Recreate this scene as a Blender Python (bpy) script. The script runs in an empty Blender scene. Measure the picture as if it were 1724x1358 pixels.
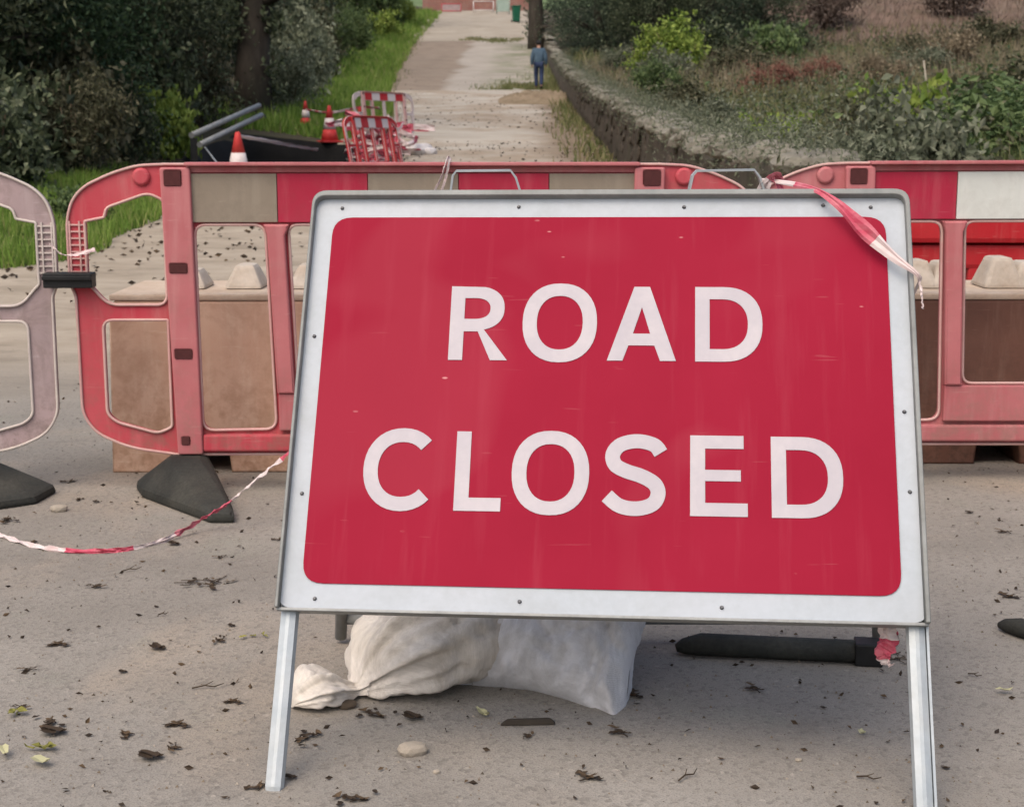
import bpy, bmesh, math, random
import numpy as np
from mathutils import Vector, Matrix
R = math.radians
SC = bpy.context.scene
COL = SC.collection
rng = np.random.default_rng(7)
random.seed(7)

# ------------------------------------------------------------------ camera, sky, sun, exposure
F, PITCH, EYE = 2500.0, 0.1761, 1.04
cam_data = bpy.data.cameras.new('camera')
cam = bpy.data.objects.new('camera', cam_data); COL.objects.link(cam)
cam_data.sensor_width = 36.0
cam_data.lens = F / 1724.0 * 36.0
cam_data.clip_end = 2000
cam_data.dof.use_dof = True
cam_data.dof.focus_distance = 2.65
cam_data.dof.aperture_fstop = 13
cam.location = (0, 0, EYE)
cam.rotation_euler = (math.pi / 2 - PITCH, 0, 0)
SC.camera = cam

SUN_EL, SUN_AZ = R(56), R(-32)          # sun behind the camera and to the left
world = bpy.data.worlds.new('World'); SC.world = world
world.use_nodes = True
wn = world.node_tree
bg = wn.nodes['Background']
sky = wn.nodes.new('ShaderNodeTexSky'); sky.sky_type = 'NISHITA'
sky.sun_disc = False
sky.sun_elevation = SUN_EL
sky.sun_rotation = math.pi + SUN_AZ * -1
sky.air_density = 1.0; sky.dust_density = 6.0; sky.ozone_density = 0.6
wn.links.new(sky.outputs[0], bg.inputs[0])
bg.inputs[1].default_value = 0.15
sd = bpy.data.lights.new('sun', 'SUN'); sd.energy = .85; sd.angle = R(75); sd.color = (1, .98, .945)
sun = bpy.data.objects.new('sun', sd); COL.objects.link(sun)
sdir = Vector((math.sin(SUN_AZ) * math.cos(SUN_EL), -math.cos(SUN_AZ) * math.cos(SUN_EL), math.sin(SUN_EL)))
sun.rotation_euler = sdir.to_track_quat('Z', 'Y').to_euler()
sun.location = (-6, -8, 20)
SC.view_settings.view_transform = 'Standard'
SC.view_settings.look = 'None'
SC.view_settings.gamma = 1
SC.view_settings.exposure = 0.42

# ------------------------------------------------------------------ measuring helper: where a sight line meets a distance / the ground
_fw = Vector((0, math.cos(PITCH), -math.sin(PITCH))); _up = Vector((0, math.sin(PITCH), math.cos(PITCH)))
def ray(px, py):
    return _fw + Vector((1, 0, 0)) * ((px - 862) / F) + _up * ((679 - py) / F)
def at(px, py, Y):
    d = ray(px, py); return Vector((0, 0, EYE)) + d * (Y / d.y)
def on_ground(px, py, z=0.0):
    d = ray(px, py); return Vector((0, 0, EYE)) + d * ((z - EYE) / d.z)

# ------------------------------------------------------------------ objects
def tag(o, label=None, cat=None, group=None, kind=None):
    if label: o['label'] = label
    if cat: o['category'] = cat
    if group: o['group'] = group
    if kind: o['kind'] = kind
    return o
def empty(name, loc=(0, 0, 0), rz=0, label=None, cat=None, group=None):
    o = bpy.data.objects.new(name, None); COL.objects.link(o)
    o.empty_display_size = .1
    o.location = loc; o.rotation_euler = (0, 0, rz)
    return tag(o, label, cat, group)
def link(name, me, m=None, parent=None, loc=None, rot=None):
    o = bpy.data.objects.new(name, me); COL.objects.link(o)
    if m is not None:
        for k in (m if isinstance(m, (list, tuple)) else [m]): me.materials.append(k)
    if parent: o.parent = parent
    if loc is not None: o.location = loc
    if rot is not None: o.rotation_euler = rot
    return o
def copy_tree(o, parent=None):
    c = o.copy(); COL.objects.link(c)
    if parent: c.parent = parent
    for ch in list(o.children): copy_tree(ch, c)
    return c
def mesh_pd(name, v, f, smooth=False, mi=None):
    me = bpy.data.meshes.new(name)
    me.from_pydata([tuple(p) for p in v] if not isinstance(v, np.ndarray) else v.tolist(), [], f if not isinstance(f, np.ndarray) else f.tolist())
    if smooth: me.polygons.foreach_set('use_smooth', [True] * len(me.polygons))
    if mi is not None: me.polygons.foreach_set('material_index', list(mi))
    me.update(); return me

class MB:
    """collects shapes into one mesh"""
    def __init__(s): s.bm = bmesh.new()
    def box(s, c, d, rot=None, bev=0, mi=0, taper=None):
        m = Matrix.Translation(Vector(c)) @ (rot.to_4x4() if rot is not None else Matrix()) @ Matrix.Diagonal((d[0], d[1], d[2], 1))
        r = bmesh.ops.create_cube(s.bm, size=1, matrix=m)
        vs = r['verts']
        if taper:
            mid = Vector(c)
            for v in vs:
                if v.co.z > mid.z: v.co.x = mid.x + (v.co.x - mid.x) * taper[0]; v.co.y = mid.y + (v.co.y - mid.y) * taper[1]
        fs = list({f for v in vs for f in v.link_faces})
        for f in fs: f.material_index = mi
        if bev:
            es = list({e for v in vs for e in v.link_edges})
            bmesh.ops.bevel(s.bm, geom=es, offset=bev, segments=2, profile=.6, affect='EDGES', clamp_overlap=True)
        return s
    def tube(s, pts, r, n=10, cap=True, mi=0):
        pts = [Vector(p) for p in pts]; rad = r if isinstance(r, (list, tuple)) else [r] * len(pts)
        rings = []
        ref = None
        for i, p in enumerate(pts):
            t = (pts[min(i + 1, len(pts) - 1)] - pts[max(i - 1, 0)]).normalized()
            if ref is None: ref = t.orthogonal().normalized()
            a = (ref - t * ref.dot(t)).normalized(); ref = a; b = t.cross(a)
            rings.append([s.bm.verts.new(p + (a * math.cos(2 * math.pi * k / n) + b * math.sin(2 * math.pi * k / n)) * rad[i]) for k in range(n)])
        for i in range(len(rings) - 1):
            for k in range(n):
                f = s.bm.faces.new((rings[i][k], rings[i][(k + 1) % n], rings[i + 1][(k + 1) % n], rings[i + 1][k])); f.material_index = mi; f.smooth = True
        if cap:
            s.bm.faces.new(rings[0][::-1]).material_index = mi; s.bm.faces.new(rings[-1]).material_index = mi
        return s
    def hull(s, pts, bev=0, mi=0):
        vs = [s.bm.verts.new(Vector(p)) for p in pts]
        r = bmesh.ops.convex_hull(s.bm, input=vs)
        for g in r['geom']:
            if isinstance(g, bmesh.types.BMFace): g.material_index = mi
        junk = [g for g in r.get('geom_interior', []) + r.get('geom_unused', []) if isinstance(g, bmesh.types.BMVert) and g.is_valid]
        if junk: bmesh.ops.delete(s.bm, geom=list(set(junk)), context='VERTS')
        vs = [v for v in vs if v.is_valid]
        es = list({e for v in vs for e in v.link_edges})
        bmesh.ops.dissolve_limit(s.bm, angle_limit=.02, verts=vs, edges=es)
        if bev:
            vs = [v for v in vs if v.is_valid]
            es = list({e for v in vs for e in v.link_edges})
            bmesh.ops.bevel(s.bm, geom=es, offset=bev, segments=2, profile=.6, affect='EDGES', clamp_overlap=True)
        return s
    def mesh(s, name):
        bmesh.ops.recalc_face_normals(s.bm, faces=s.bm.faces)
        me = bpy.data.meshes.new(name); s.bm.to_mesh(me); s.bm.free(); return me
    def build(s, name, m, parent=None, loc=None, rot=None):
        return link(name, s.mesh(name), m, parent, loc, rot)

def roundpoly(pts, r, n=5):
    """polygon with each corner rounded; r may be a list"""
    out = []
    N = len(pts)
    for i in range(N):
        p0, p1, p2 = Vector(pts[i - 1]), Vector(pts[i]), Vector(pts[(i + 1) % N])
        rr = r[i] if isinstance(r, (list, tuple)) else r
        a, b = (p0 - p1), (p2 - p1)
        la, lb = a.length, b.length
        if rr <= 0: out.append(tuple(p1)); continue
        d = min(rr, la * .48, lb * .48)
        q0, q1 = p1 + a / la * d, p1 + b / lb * d
        for k in range(n + 1):
            t = k / n
            out.append(tuple(q0 * (1 - t) ** 2 + p1 * 2 * t * (1 - t) + q1 * t * t))
    return out
def flat(name, loops, depth, bev=0.0, bres=2):
    """plate with holes, standing upright: x right, z up, thickness along y"""
    cu = bpy.data.curves.new(name, 'CURVE'); cu.dimensions = '2D'; cu.fill_mode = 'BOTH'
    cu.extrude = max(depth / 2 - bev, 1e-5); cu.bevel_depth = bev; cu.bevel_resolution = bres
    if bev: cu.offset = -bev
    for lp in loops:
        sp = cu.splines.new('POLY'); sp.points.add(len(lp) - 1)
        for i, p in enumerate(lp): sp.points[i].co = (p[0], p[1], 0, 1)
        sp.use_cyclic_u = True
    o = bpy.data.objects.new(name, cu); COL.objects.link(o)
    bpy.context.view_layer.update()
    me = bpy.data.meshes.new_from_object(o.evaluated_get(bpy.context.evaluated_depsgraph_get()))
    bpy.data.objects.remove(o); bpy.data.curves.remove(cu)
    me.transform(Matrix.Rotation(math.pi / 2, 4, 'X'))
    bm = bmesh.new(); bm.from_mesh(me)
    bmesh.ops.remove_doubles(bm, verts=bm.verts, dist=1e-5)
    bmesh.ops.recalc_face_normals(bm, faces=bm.faces)
    bm.to_mesh(me); bm.free()
    return me
def catmull(P, n=8):
    P = [Vector(p) for p in P]; out = []
    for i in range(len(P) - 1):
        a, b, c, d = P[max(i - 1, 0)], P[i], P[i + 1], P[min(i + 2, len(P) - 1)]
        for k in range(n):
            t = k / n
            out.append(.5 * ((2 * b) + (c - a) * t + (2 * a - 5 * b + 4 * c - d) * t * t + (3 * b - a - 3 * c + d) * t ** 3))
    out.append(P[-1]); return out

# ------------------------------------------------------------------ materials
def new_mat(name):
    m = bpy.data.materials.new(name); m.use_nodes = True
    nt = m.node_tree; return m, nt, nt.nodes['Principled BSDF']
def N(nt, t, **kw):
    n = nt.nodes.new(t)
    for k, v in kw.items():
        if k in n.inputs: n.inputs[k].default_value = v
        else: setattr(n, k, v)
    return n
def noise(nt, vec, scale, detail=4, rough=.55, dist=0):
    n = N(nt, 'ShaderNodeTexNoise'); n.inputs['Scale'].default_value = scale; n.inputs['Detail'].default_value = detail
    n.inputs['Roughness'].default_value = rough; n.inputs['Distortion'].default_value = dist
    nt.links.new(vec, n.inputs['Vector']); return n.outputs['Fac']
def ramp(nt, fac, stops):
    r = N(nt, 'ShaderNodeValToRGB'); e = r.color_ramp.elements
    while len(e) < len(stops): e.new(.5)
    for i, (p, c) in enumerate(stops):
        e[i].position = p; e[i].color = (*c, 1) if len(c) == 3 else c
    nt.links.new(fac, r.inputs[0]); return r.outputs[0]
def mix(nt, fac, a, b, mode='MIX'):
    m = N(nt, 'ShaderNodeMix', data_type='RGBA', blend_type=mode)
    for s, v in ((0, fac), (6, a), (7, b)):
        if isinstance(v, (int, float)): m.inputs[s].default_value = v
        elif isinstance(v, tuple): m.inputs[s].default_value = (*v, 1)
        else: nt.links.new(v, m.inputs[s])
    return m.outputs[2]
def vec_of(nt, kind='Object', scale=None):
    if kind == 'World': v = N(nt, 'ShaderNodeNewGeometry').outputs['Position']
    else: v = N(nt, 'ShaderNodeTexCoord').outputs[kind]
    if scale:
        mp = N(nt, 'ShaderNodeMapping'); mp.inputs['Scale'].default_value = scale
        nt.links.new(v, mp.inputs[0]); v = mp.outputs[0]
    return v
def bump(nt, bsdf, h, strength=.3, dist=.01):
    b = N(nt, 'ShaderNodeBump'); b.inputs['Strength'].default_value = strength; b.inputs['Distance'].default_value = dist
    nt.links.new(h, b.inputs['Height']); nt.links.new(b.outputs[0], bsdf.inputs['Normal'])
BW = lambda v: (v, v, v)
def mottled(name, c1, c2, scale=6, rough=.6, bumps=.2, bscale=60, dirt=None, dscale=3, damt=.5, coord='Object', spec=.22, stretch=None, metal=0, fine=.35):
    m, nt, b = new_mat(name); v = vec_of(nt, coord, stretch)
    c = mix(nt, ramp(nt, noise(nt, v, scale, 5), [(.3, BW(0)), (.7, BW(1))]), c1, c2)
    if dirt:
        c = mix(nt, ramp(nt, noise(nt, v, dscale, 8, .7, .4), [(.45, BW(0)), (.75, BW(damt))]), c, dirt)
    f = ramp(nt, noise(nt, v, bscale, 3), [(.2, BW(1 - fine)), (.8, BW(1 + 0 * fine))])
    c = mix(nt, 1.0, c, f, 'MULTIPLY')
    nt.links.new(c, b.inputs['Base Color'])
    b.inputs['Roughness'].default_value = rough; b.inputs['Specular IOR Level'].default_value = spec
    b.inputs['Metallic'].default_value = metal
    bump(nt, b, noise(nt, v, bscale, 4), bumps, .004)
    return m
def leafmat(name, stops, rough=.6, trans=.25):
    """every leaf a tint of its own (random per leaf)"""
    m, nt, b = new_mat(name)
    g = N(nt, 'ShaderNodeNewGeometry')
    c = ramp(nt, g.outputs['Random Per Island'], stops)
    nt.links.new(c, b.inputs['Base Color']); b.inputs['Roughness'].default_value = rough
    b.inputs['Specular IOR Level'].default_value = .25
    if trans:
        t = N(nt, 'ShaderNodeBsdfTranslucent'); nt.links.new(c, t.inputs[0])
        ms = N(nt, 'ShaderNodeMixShader'); ms.inputs[0].default_value = trans
        nt.links.new(b.outputs[0], ms.inputs[1]); nt.links.new(t.outputs[0], ms.inputs[2])
        nt.links.new(ms.outputs[0], nt.nodes['Material Output'].inputs[0])
    return m

M = {}
# the sign: scratched red reflective sheeting on white
def sign_red():
    m, nt, b = new_mat('sign_red'); v = vec_of(nt)
    c = mix(nt, ramp(nt, noise(nt, v, 3, 5), [(.3, BW(0)), (.7, BW(1))]), (.25, .0075, .026), (.285, .011, .033))
    st = vec_of(nt, 'Object', (9, 9, .7))
    c = mix(nt, ramp(nt, noise(nt, st, 3, 6, .6), [(.54, BW(0)), (.74, BW(.3))]), c, (.34, .05, .075))          # water runs
    blot = noise(nt, v, 2.3, 2, .5, .6)
    c = mix(nt, ramp(nt, blot, [(.54, BW(0)), (.60, BW(.32))]), c, (.31, .035, .055))                              # chalky patch
    sc_ = N(nt, 'ShaderNodeTexVoronoi'); sc_.inputs['Scale'].default_value = 13; sc_.inputs['Randomness'].default_value = 1
    mp = vec_of(nt, 'Object', (1.0, 1, 2.6)); nt.links.new(mp, sc_.inputs['Vector'])
    spots = ramp(nt, sc_.outputs['Distance'], [(.045, BW(1)), (.075, BW(0))])
    pick = ramp(nt, noise(nt, v, 6, 1), [(.54, BW(0)), (.60, BW(.8))])
    c = mix(nt, mix(nt, 1.0, spots, pick, 'MULTIPLY'), c, (.6, .27, .27))                                       # chips
    c = mix(nt, ramp(nt, noise(nt, vec_of(nt, 'Object', (2.2, 1, 30)), 4, 2, .5, .3), [(.71, BW(0)), (.74, BW(.16))]), c, (.45, .15, .16))     # scratches
    c = mix(nt, ramp(nt, noise(nt, v, 38, 8, .8), [(.62, BW(0)), (.76, BW(.25))]), c, (.20, .03, .035))                                       # specks of grime
    nt.links.new(c, b.inputs['Base Color']); b.inputs['Roughness'].default_value = .55; b.inputs['Specular IOR Level'].default_value = .06
    bump(nt, b, noise(nt, v, 5, 2), .06, .02)
    return m
M['sign_red'] = sign_red()
M['sign_white'] = mottled('sign_white', (.40, .44, .475), (.44, .47, .505), 4, .45, .04, 80, (.27, .28, .27), 6, .4, fine=.08)
M['sign_letter'] = mottled('sign_letter', (.405, .375, .405), (.445, .41, .435), 8, .45, .03, 80, (.66, .60, .58), 9, .35, fine=.05)
M['galv'] = mottled('galvanised_steel', (.33, .37, .395), (.46, .495, .515), 14, .42, .08, 90, (.30, .30, .27), 7, .5, metal=.25, fine=.12)
M['galv_dark'] = mottled('dull_steel', (.25, .26, .26), (.34, .35, .34), 14, .5, .1, 90, (.12, .10, .08), 7, .5, metal=.3, fine=.15)
M['lip'] = mottled('shaded_steel_lip', (.20, .21, .205), (.29, .30, .29), 14, .55, .1, 90, (.12, .11, .09), 7, .5, metal=.1, fine=.12)  # darker than the legs: shade on the lip's underside put into the colour
M['rivet'] = mottled('rivet_steel', (.10, .10, .11), (.2, .2, .2), 60, .5, .05, 90, metal=.4)
# barriers
def plastic(name, c1, c2, chalk, mud, amt=.6):
    m, nt, b = new_mat(name); v = vec_of(nt)
    c = mix(nt, ramp(nt, noise(nt, v, 2.6, 6, .62), [(.32, BW(0)), (.68, BW(1))]), c1, c2)
    c = mix(nt, ramp(nt, noise(nt, vec_of(nt, 'Object', (14, 14, 1.6)), 1.6, 6, .65), [(.5, BW(0)), (.72, BW(.4))]), c, chalk)      # run marks
    c = mix(nt, ramp(nt, noise(nt, vec_of(nt, 'Object', (3, 3, 40)), 2.4, 3, .5, .5), [(.66, BW(0)), (.70, BW(.4))]), c, chalk)     # scuffs
    c = mix(nt, ramp(nt, noise(nt, v, 7, 9, .75, .5), [(.47, BW(0)), (.75, BW(amt))]), c, mud)
    w_ = vec_of(nt, 'World'); sp = N(nt, 'ShaderNodeSeparateXYZ'); nt.links.new(w_, sp.inputs[0])
    low = N(nt, 'ShaderNodeMapRange'); low.inputs[1].default_value = .42; low.inputs[2].default_value = .10; nt.links.new(sp.outputs['Z'], low.inputs[0])
    c = mix(nt, mix(nt, 1.0, low.outputs[0], ramp(nt, noise(nt, v, 22, 8, .75), [(.46, BW(0)), (.62, BW(.7))]), 'MULTIPLY'), c, mud)   # splashed mud low down
    nt.links.new(c, b.inputs['Base Color']); b.inputs['Roughness'].default_value = .6; b.inputs['Specular IOR Level'].default_value = .2
    bump(nt, b, noise(nt, v, 40, 6, .65), .18, .004); return m
M['panel_red'] = plastic('faded_red_plastic', (.42, .036, .056), (.46, .085, .10), (.50, .21, .20), (.24, .11, .09), .55)
M['panel_pink'] = plastic('bleached_red_plastic', (.37, .095, .105), (.46, .165, .17), (.52, .27, .26), (.27, .14, .12), .55)
M['panel_mauve'] = plastic('bleached_mauve_plastic', (.29, .225, .225), (.40, .295, .295), (.46, .38, .37), (.15, .115, .10), .85)
M['panel_rim'] = mottled('pale_plastic_edge', (.52, .27, .26), (.60, .40, .36), 12, .6, .05, 120, (.45, .37, .30), 8, .6, fine=.1)  # rims paler than the frame: light on the edges put into the colour
M['mauve_rim'] = mottled('grey_plastic_edge', (.50, .42, .40), (.60, .54, .48), 12, .6, .05, 120, (.36, .32, .26), 8, .6, fine=.1)  # edge light put into the colour here too, for the mauve barrier
M['band_red'] = plastic('red_reflective_band', (.33, .014, .040), (.38, .026, .056), (.45, .10, .12), (.22, .06, .06), .4)
M['band_tan'] = plastic('dirty_white_band', (.215, .178, .135), (.265, .22, .172), (.32, .28, .22), (.15, .12, .09), .55)
M['band_white'] = plastic('white_reflective_band', (.52, .535, .50), (.60, .61, .57), (.66, .66, .62), (.33, .31, .27), .45)
M['black_plastic'] = mottled('black_plastic', (.012, .012, .013), (.022, .022, .022), 8, .45, .1, 90)
M['rubber'] = mottled('recycled_rubber', (.020, .021, .019), (.045, .046, .040), 7, .75, .5, 110, (.10, .09, .07), 4, .5)
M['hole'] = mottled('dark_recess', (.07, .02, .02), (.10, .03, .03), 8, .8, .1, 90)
M['block_tan'] = plastic('weathered_tan_plastic', (.52, .32, .225), (.62, .43, .32), (.68, .54, .42), (.33, .185, .11), .65)
M['block_brown'] = plastic('weathered_brown_plastic', (.125, .058, .042), (.19, .095, .068), (.25, .16, .12), (.08, .045, .035), .6)
M['block_top'] = mottled('sandy_plastic_top', (.50, .385, .285), (.62, .51, .40), 6, .75, .3, 60, (.38, .25, .17), 4, .7, fine=.2)
M['knob'] = mottled('chalky_white_plastic', (.46, .40, .33), (.60, .54, .46), 9, .7, .3, 60, (.42, .31, .22), 6, .6, fine=.2)
M['bright_red'] = plastic('red_plastic', (.40, .010, .018), (.47, .03, .035), (.5, .12, .11), (.20, .04, .03), .5)
M['tape_red'] = mottled('tape_red', (.46, .035, .085), (.52, .12, .16), 30, .45, .1, 60, (.62, .35, .36), 14, .6, fine=.1)
M['tape_white'] = mottled('tape_white', (.60, .50, .48), (.68, .60, .58), 20, .45, .1, 60, (.6, .32, .33), 9, .5, fine=.08)
M['cone_red'] = mottled('cone_red', (.55, .035, .04), (.6, .07, .06), 6, .5, .1, 60)
M['cone_white'] = mottled('cone_white', (.68, .58, .56), (.75, .68, .66), 6, .45, .05, 60)
M['net'] = mottled('pale_netting', (.62, .50, .48), (.7, .62, .6), 20, .6, .05, 60)
# bags
def bagmat(name, c1, c2, dirt, damt):
    m, nt, b = new_mat(name); v = vec_of(nt)
    c = mix(nt, ramp(nt, noise(nt, v, 9, 6), [(.3, BW(0)), (.7, BW(1))]), c1, c2)
    c = mix(nt, ramp(nt, noise(nt, v, 7, 9, .75, 1.2), [(.42, BW(0)), (.72, BW(damt))]), c, dirt)
    nt.links.new(c, b.inputs['Base Color']); b.inputs['Roughness'].default_value = .6; b.inputs['Sheen Weight'].default_value = .1
    wv = N(nt, 'ShaderNodeTexWave', wave_type='BANDS', bands_direction='DIAGONAL'); wv.inputs['Scale'].default_value = 170; wv.inputs['Distortion'].default_value = 3.5
    nt.links.new(v, wv.inputs[0])
    w2 = mix(nt, .45, noise(nt, v, 26, 6, .6, 1.6), noise(nt, v, 75, 5, .65, 2.2))
    h = mix(nt, .92, wv.outputs['Fac'], w2)
    bump(nt, b, h, .55, .007); return m
M['bag_cream'] = bagmat('cream_woven_sack', (.64, .58, .50), (.74, .68, .61), (.27, .225, .175), .85)
M['bag_white'] = bagmat('white_woven_sack', (.56, .55, .56), (.66, .65, .655), (.27, .255, .245), .75)

def asphalt():
    m, nt, b = new_mat('tarmac_and_concrete'); v = vec_of(nt, 'World')
    sep = N(nt, 'ShaderNodeSeparateXYZ'); nt.links.new(v, sep.inputs[0])
    def mapr(sock, a, b_, lo=0, hi=1):
        q = N(nt, 'ShaderNodeMapRange'); q.inputs[1].default_value = a; q.inputs[2].default_value = b_; q.inputs[3].default_value = lo; q.inputs[4].default_value = hi
        nt.links.new(sock, q.inputs[0]); return q.outputs[0]
    wob = noise(nt, v, .35, 4)
    def add(a, b_, k):
        q = N(nt, 'ShaderNodeMath', operation='MULTIPLY_ADD'); nt.links.new(b_, q.inputs[0]); q.inputs[1].default_value = k; nt.links.new(a, q.inputs[2]); return q.outputs[0]
    Yw = add(sep.outputs['Y'], wob, 1.6); Xw = add(sep.outputs['X'], wob, 2.0)
    # near tarmac
    near = mix(nt, ramp(nt, noise(nt, v, 1.3, 6, .6), [(.3, BW(0)), (.7, BW(1))]), (.202, .184, .158), (.303, .278, .241))
    near = mix(nt, ramp(nt, noise(nt, v, .7, 5, .6, .6), [(.52, BW(0)), (.68, BW(.55))]), near, (.40, .31, .22))      # sandy dust
    near = mix(nt, ramp(nt, noise(nt, v, 2.2, 5, .6, .3), [(.58, BW(0)), (.74, BW(.4))]), near, (.22, .235, .175))      # mossy film
    near = mix(nt, ramp(nt, noise(nt, v, 1.7, 6, .7, .5), [(.56, BW(0)), (.72, BW(.45))]), near, (.13, .108, .09))     # damp stains
    vo = N(nt, 'ShaderNodeTexVoronoi'); vo.inputs['Scale'].default_value = 120; nt.links.new(v, vo.inputs['Vector'])
    near = mix(nt, ramp(nt, vo.outputs['Color'], [(.25, BW(.5)), (.5, BW(0)), (.88, BW(0)), (.95, BW(.25))]), near, mix(nt, vo.outputs['Color'], (.08, .07, .06), (.5, .45, .38)))
    near = mix(nt, ramp(nt, noise(nt, v, 330, 2), [(.32, BW(.5)), (.5, BW(0))]), near, (.06, .05, .045))
    # dusty concrete apron beyond the barrier
    vs = vec_of(nt, 'World', (.7, 1.3, 1))
    apron = mix(nt, ramp(nt, noise(nt, vs, 1.6, 7, .65), [(.3, BW(0)), (.7, BW(1))]), (.25, .205, .15), (.40, .34, .265))
    apron = mix(nt, ramp(nt, noise(nt, vs, 2.4, 8, .7, 1), [(.52, BW(0)), (.68, BW(.7))]), apron, (.17, .135, .10))
    conc = mix(nt, ramp(nt, noise(nt, vs, .8, 7, .65), [(.3, BW(0)), (.7, BW(1))]), (.31, .275, .225), (.43, .39, .325))
    conc = mix(nt, ramp(nt, noise(nt, v, .5, 6, .6), [(.60, BW(0)), (.75, BW(.5))]), conc, (.28, .21, .14))
    brown = mix(nt, ramp(nt, noise(nt, v, .9, 8, .72), [(.3, BW(0)), (.7, BW(1))]), (.165, .125, .09), (.25, .20, .15))
    grey = mix(nt, ramp(nt, noise(nt, v, .5, 6, .65), [(.3, BW(0)), (.7, BW(1))]), (.25, .22, .18), (.36, .32, .27))
    grey = mix(nt, mix(nt, 1.0, mapr(Xw, -.6, 1.0), ramp(nt, noise(nt, v, .6, 6, .7), [(.42, BW(0)), (.6, BW(.75))]), 'MULTIPLY'), grey, (.12, .135, .06))
    mid = mix(nt, mapr(Xw, -1.7, -1.3), brown, grey)
    up = mix(nt, ramp(nt, noise(nt, v, .6, 8, .72), [(.3, BW(0)), (.7, BW(1))]), (.24, .20, .15), (.35, .31, .245))
    c = mix(nt, mapr(Yw, 6.2, 8.5), near, apron)
    c = mix(nt, mapr(Yw, 24, 27), c, conc)
    edge = mix(nt, 1.0, ramp(nt, noise(nt, v, .45, 7, .7), [(.44, BW(0)), (.60, BW(1))]), mapr(sep.outputs['Y'], 14, 22), 'MULTIPLY')
    c = mix(nt, mix(nt, 1.0, edge, .6, 'MULTIPLY') if False else edge, c, mix(nt, ramp(nt, noise(nt, v, 2.5, 7, .7), [(.3, BW(0)), (.7, BW(1))]), (.20, .15, .10), (.34, .28, .21)))
    # earth spilled against the wall on the right
    spill = mix(nt, 1.0, mapr(Xw, 1.5, 2.1), mapr(sep.outputs['Y'], 60, 50), 'MULTIPLY')
    spill = mix(nt, 1.0, spill, mapr(sep.outputs['Y'], 16, 20), 'MULTIPLY')
    c = mix(nt, spill, c, mix(nt, ramp(nt, noise(nt, v, 3, 6, .7), [(.3, BW(0)), (.7, BW(1))]), (.12, .09, .06), (.24, .18, .12)))
    c = mix(nt, mapr(sep.outputs['Y'], 55.6, 56.0), c, mid)
    c = mix(nt, mapr(Yw, 92.8, 94.2), c, up)
    nt.links.new(c, b.inputs['Base Color']); b.inputs['Roughness'].default_value = .82; b.inputs['Specular IOR Level'].default_value = .3
    h = mix(nt, .5, vo.outputs['Distance'], noise(nt, v, 260, 3))
    h = mix(nt, .35, h, noise(nt, v, 18, 4))
    bump(nt, b, h, .55, .006)
    return m
M['road'] = asphalt()
M['earth'] = mottled('earth', (.055, .042, .028), (.10, .08, .05), .8, .95, .5, 9, (.05, .06, .025), .5, .8, 'World')
M['pit_shade'] = mottled('shade_black_earth', (.004, .004, .004), (.011, .010, .009), 1.2, .9, .5, 9, coord='World')  # near-black colour puts the shade of the hole into its walls
M['bank_earth'] = mottled('bare_brown_earth', (.13, .085, .065), (.22, .155, .12), .9, .95, .5, 5, (.10, .10, .05), .6, .6, 'World')
M['field'] = mottled('field_grass', (.10, .16, .06), (.17, .22, .10), .3, .9, .4, 6, coord='World')
M['wall_stone'] = mottled('dark_wall_stone', (.060, .048, .036), (.10, .08, .062), 3, .9, .5, 14, (.05, .055, .03), 2, .6)
M['cope_stone'] = mottled('pale_cope_stone', (.17, .155, .125), (.30, .275, .23), 4, .9, .6, 18, (.10, .11, .06), 3, .7)
def brickmat():
    m, nt, b = new_mat('red_brick'); v = vec_of(nt, 'Object')
    mp = N(nt, 'ShaderNodeMapping'); mp.inputs['Rotation'].default_value = (R(90), 0, 0); nt.links.new(v, mp.inputs[0])
    br = N(nt, 'ShaderNodeTexBrick'); br.inputs['Scale'].default_value = 4.4; nt.links.new(mp.outputs[0], br.inputs['Vector'])
    br.inputs['Color1'].default_value = (.26, .075, .055, 1); br.inputs['Color2'].default_value = (.17, .055, .045, 1); br.inputs['Mortar'].default_value = (.30, .24, .2, 1)
    c = mix(nt, ramp(nt, noise(nt, v, 1.2, 5), [(.4, BW(0)), (.7, BW(.6))]), br.outputs[0], (.28, .2, .16))
    nt.links.new(c, b.inputs['Base Color']); b.inputs['Roughness'].default_value = .9; return m
M['brick'] = brickmat()
M['bark'] = mottled('bark', (.035, .028, .022), (.07, .058, .046), 5, .95, .8, 14, (.03, .035, .02), 3, .6, stretch=(1, 1, .3))
M['stem'] = mottled('dry_stem', (.12, .085, .055), (.2, .15, .10), 6, .9, .4, 30)
M['pale_stick'] = mottled('bleached_wood', (.38, .34, .27), (.5, .45, .36), 6, .8, .3, 30)
G_ = lambda *a: a
M['leaf_dark'] = leafmat('dark_leaf', [(0, (.018, .026, .014)), (.4, (.055, .073, .038)), (.75, (.092, .115, .058)), (1, (.18, .195, .12))])
M['leaf_deep'] = leafmat('deep_leaf', [(0, (.016, .026, .018)), (.5, (.052, .080, .048)), (1, (.145, .18, .11))])
M['leaf_olive'] = leafmat('olive_leaf', [(0, (.042, .044, .022)), (.5, (.080, .082, .042)), (1, (.15, .14, .085))])
M['leaf_moss'] = leafmat('moss_green_leaf', [(0, (.018, .038, .016)), (.5, (.042, .078, .032)), (1, (.10, .15, .07))])
M['leaf_mid'] = leafmat('mid_leaf', [(0, (.045, .075, .028)), (.5, (.085, .13, .045)), (1, (.16, .21, .08))])
M['leaf_light'] = leafmat('light_leaf', [(0, (.09, .15, .025)), (.5, (.19, .26, .045)), (1, (.30, .36, .08))])
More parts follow.
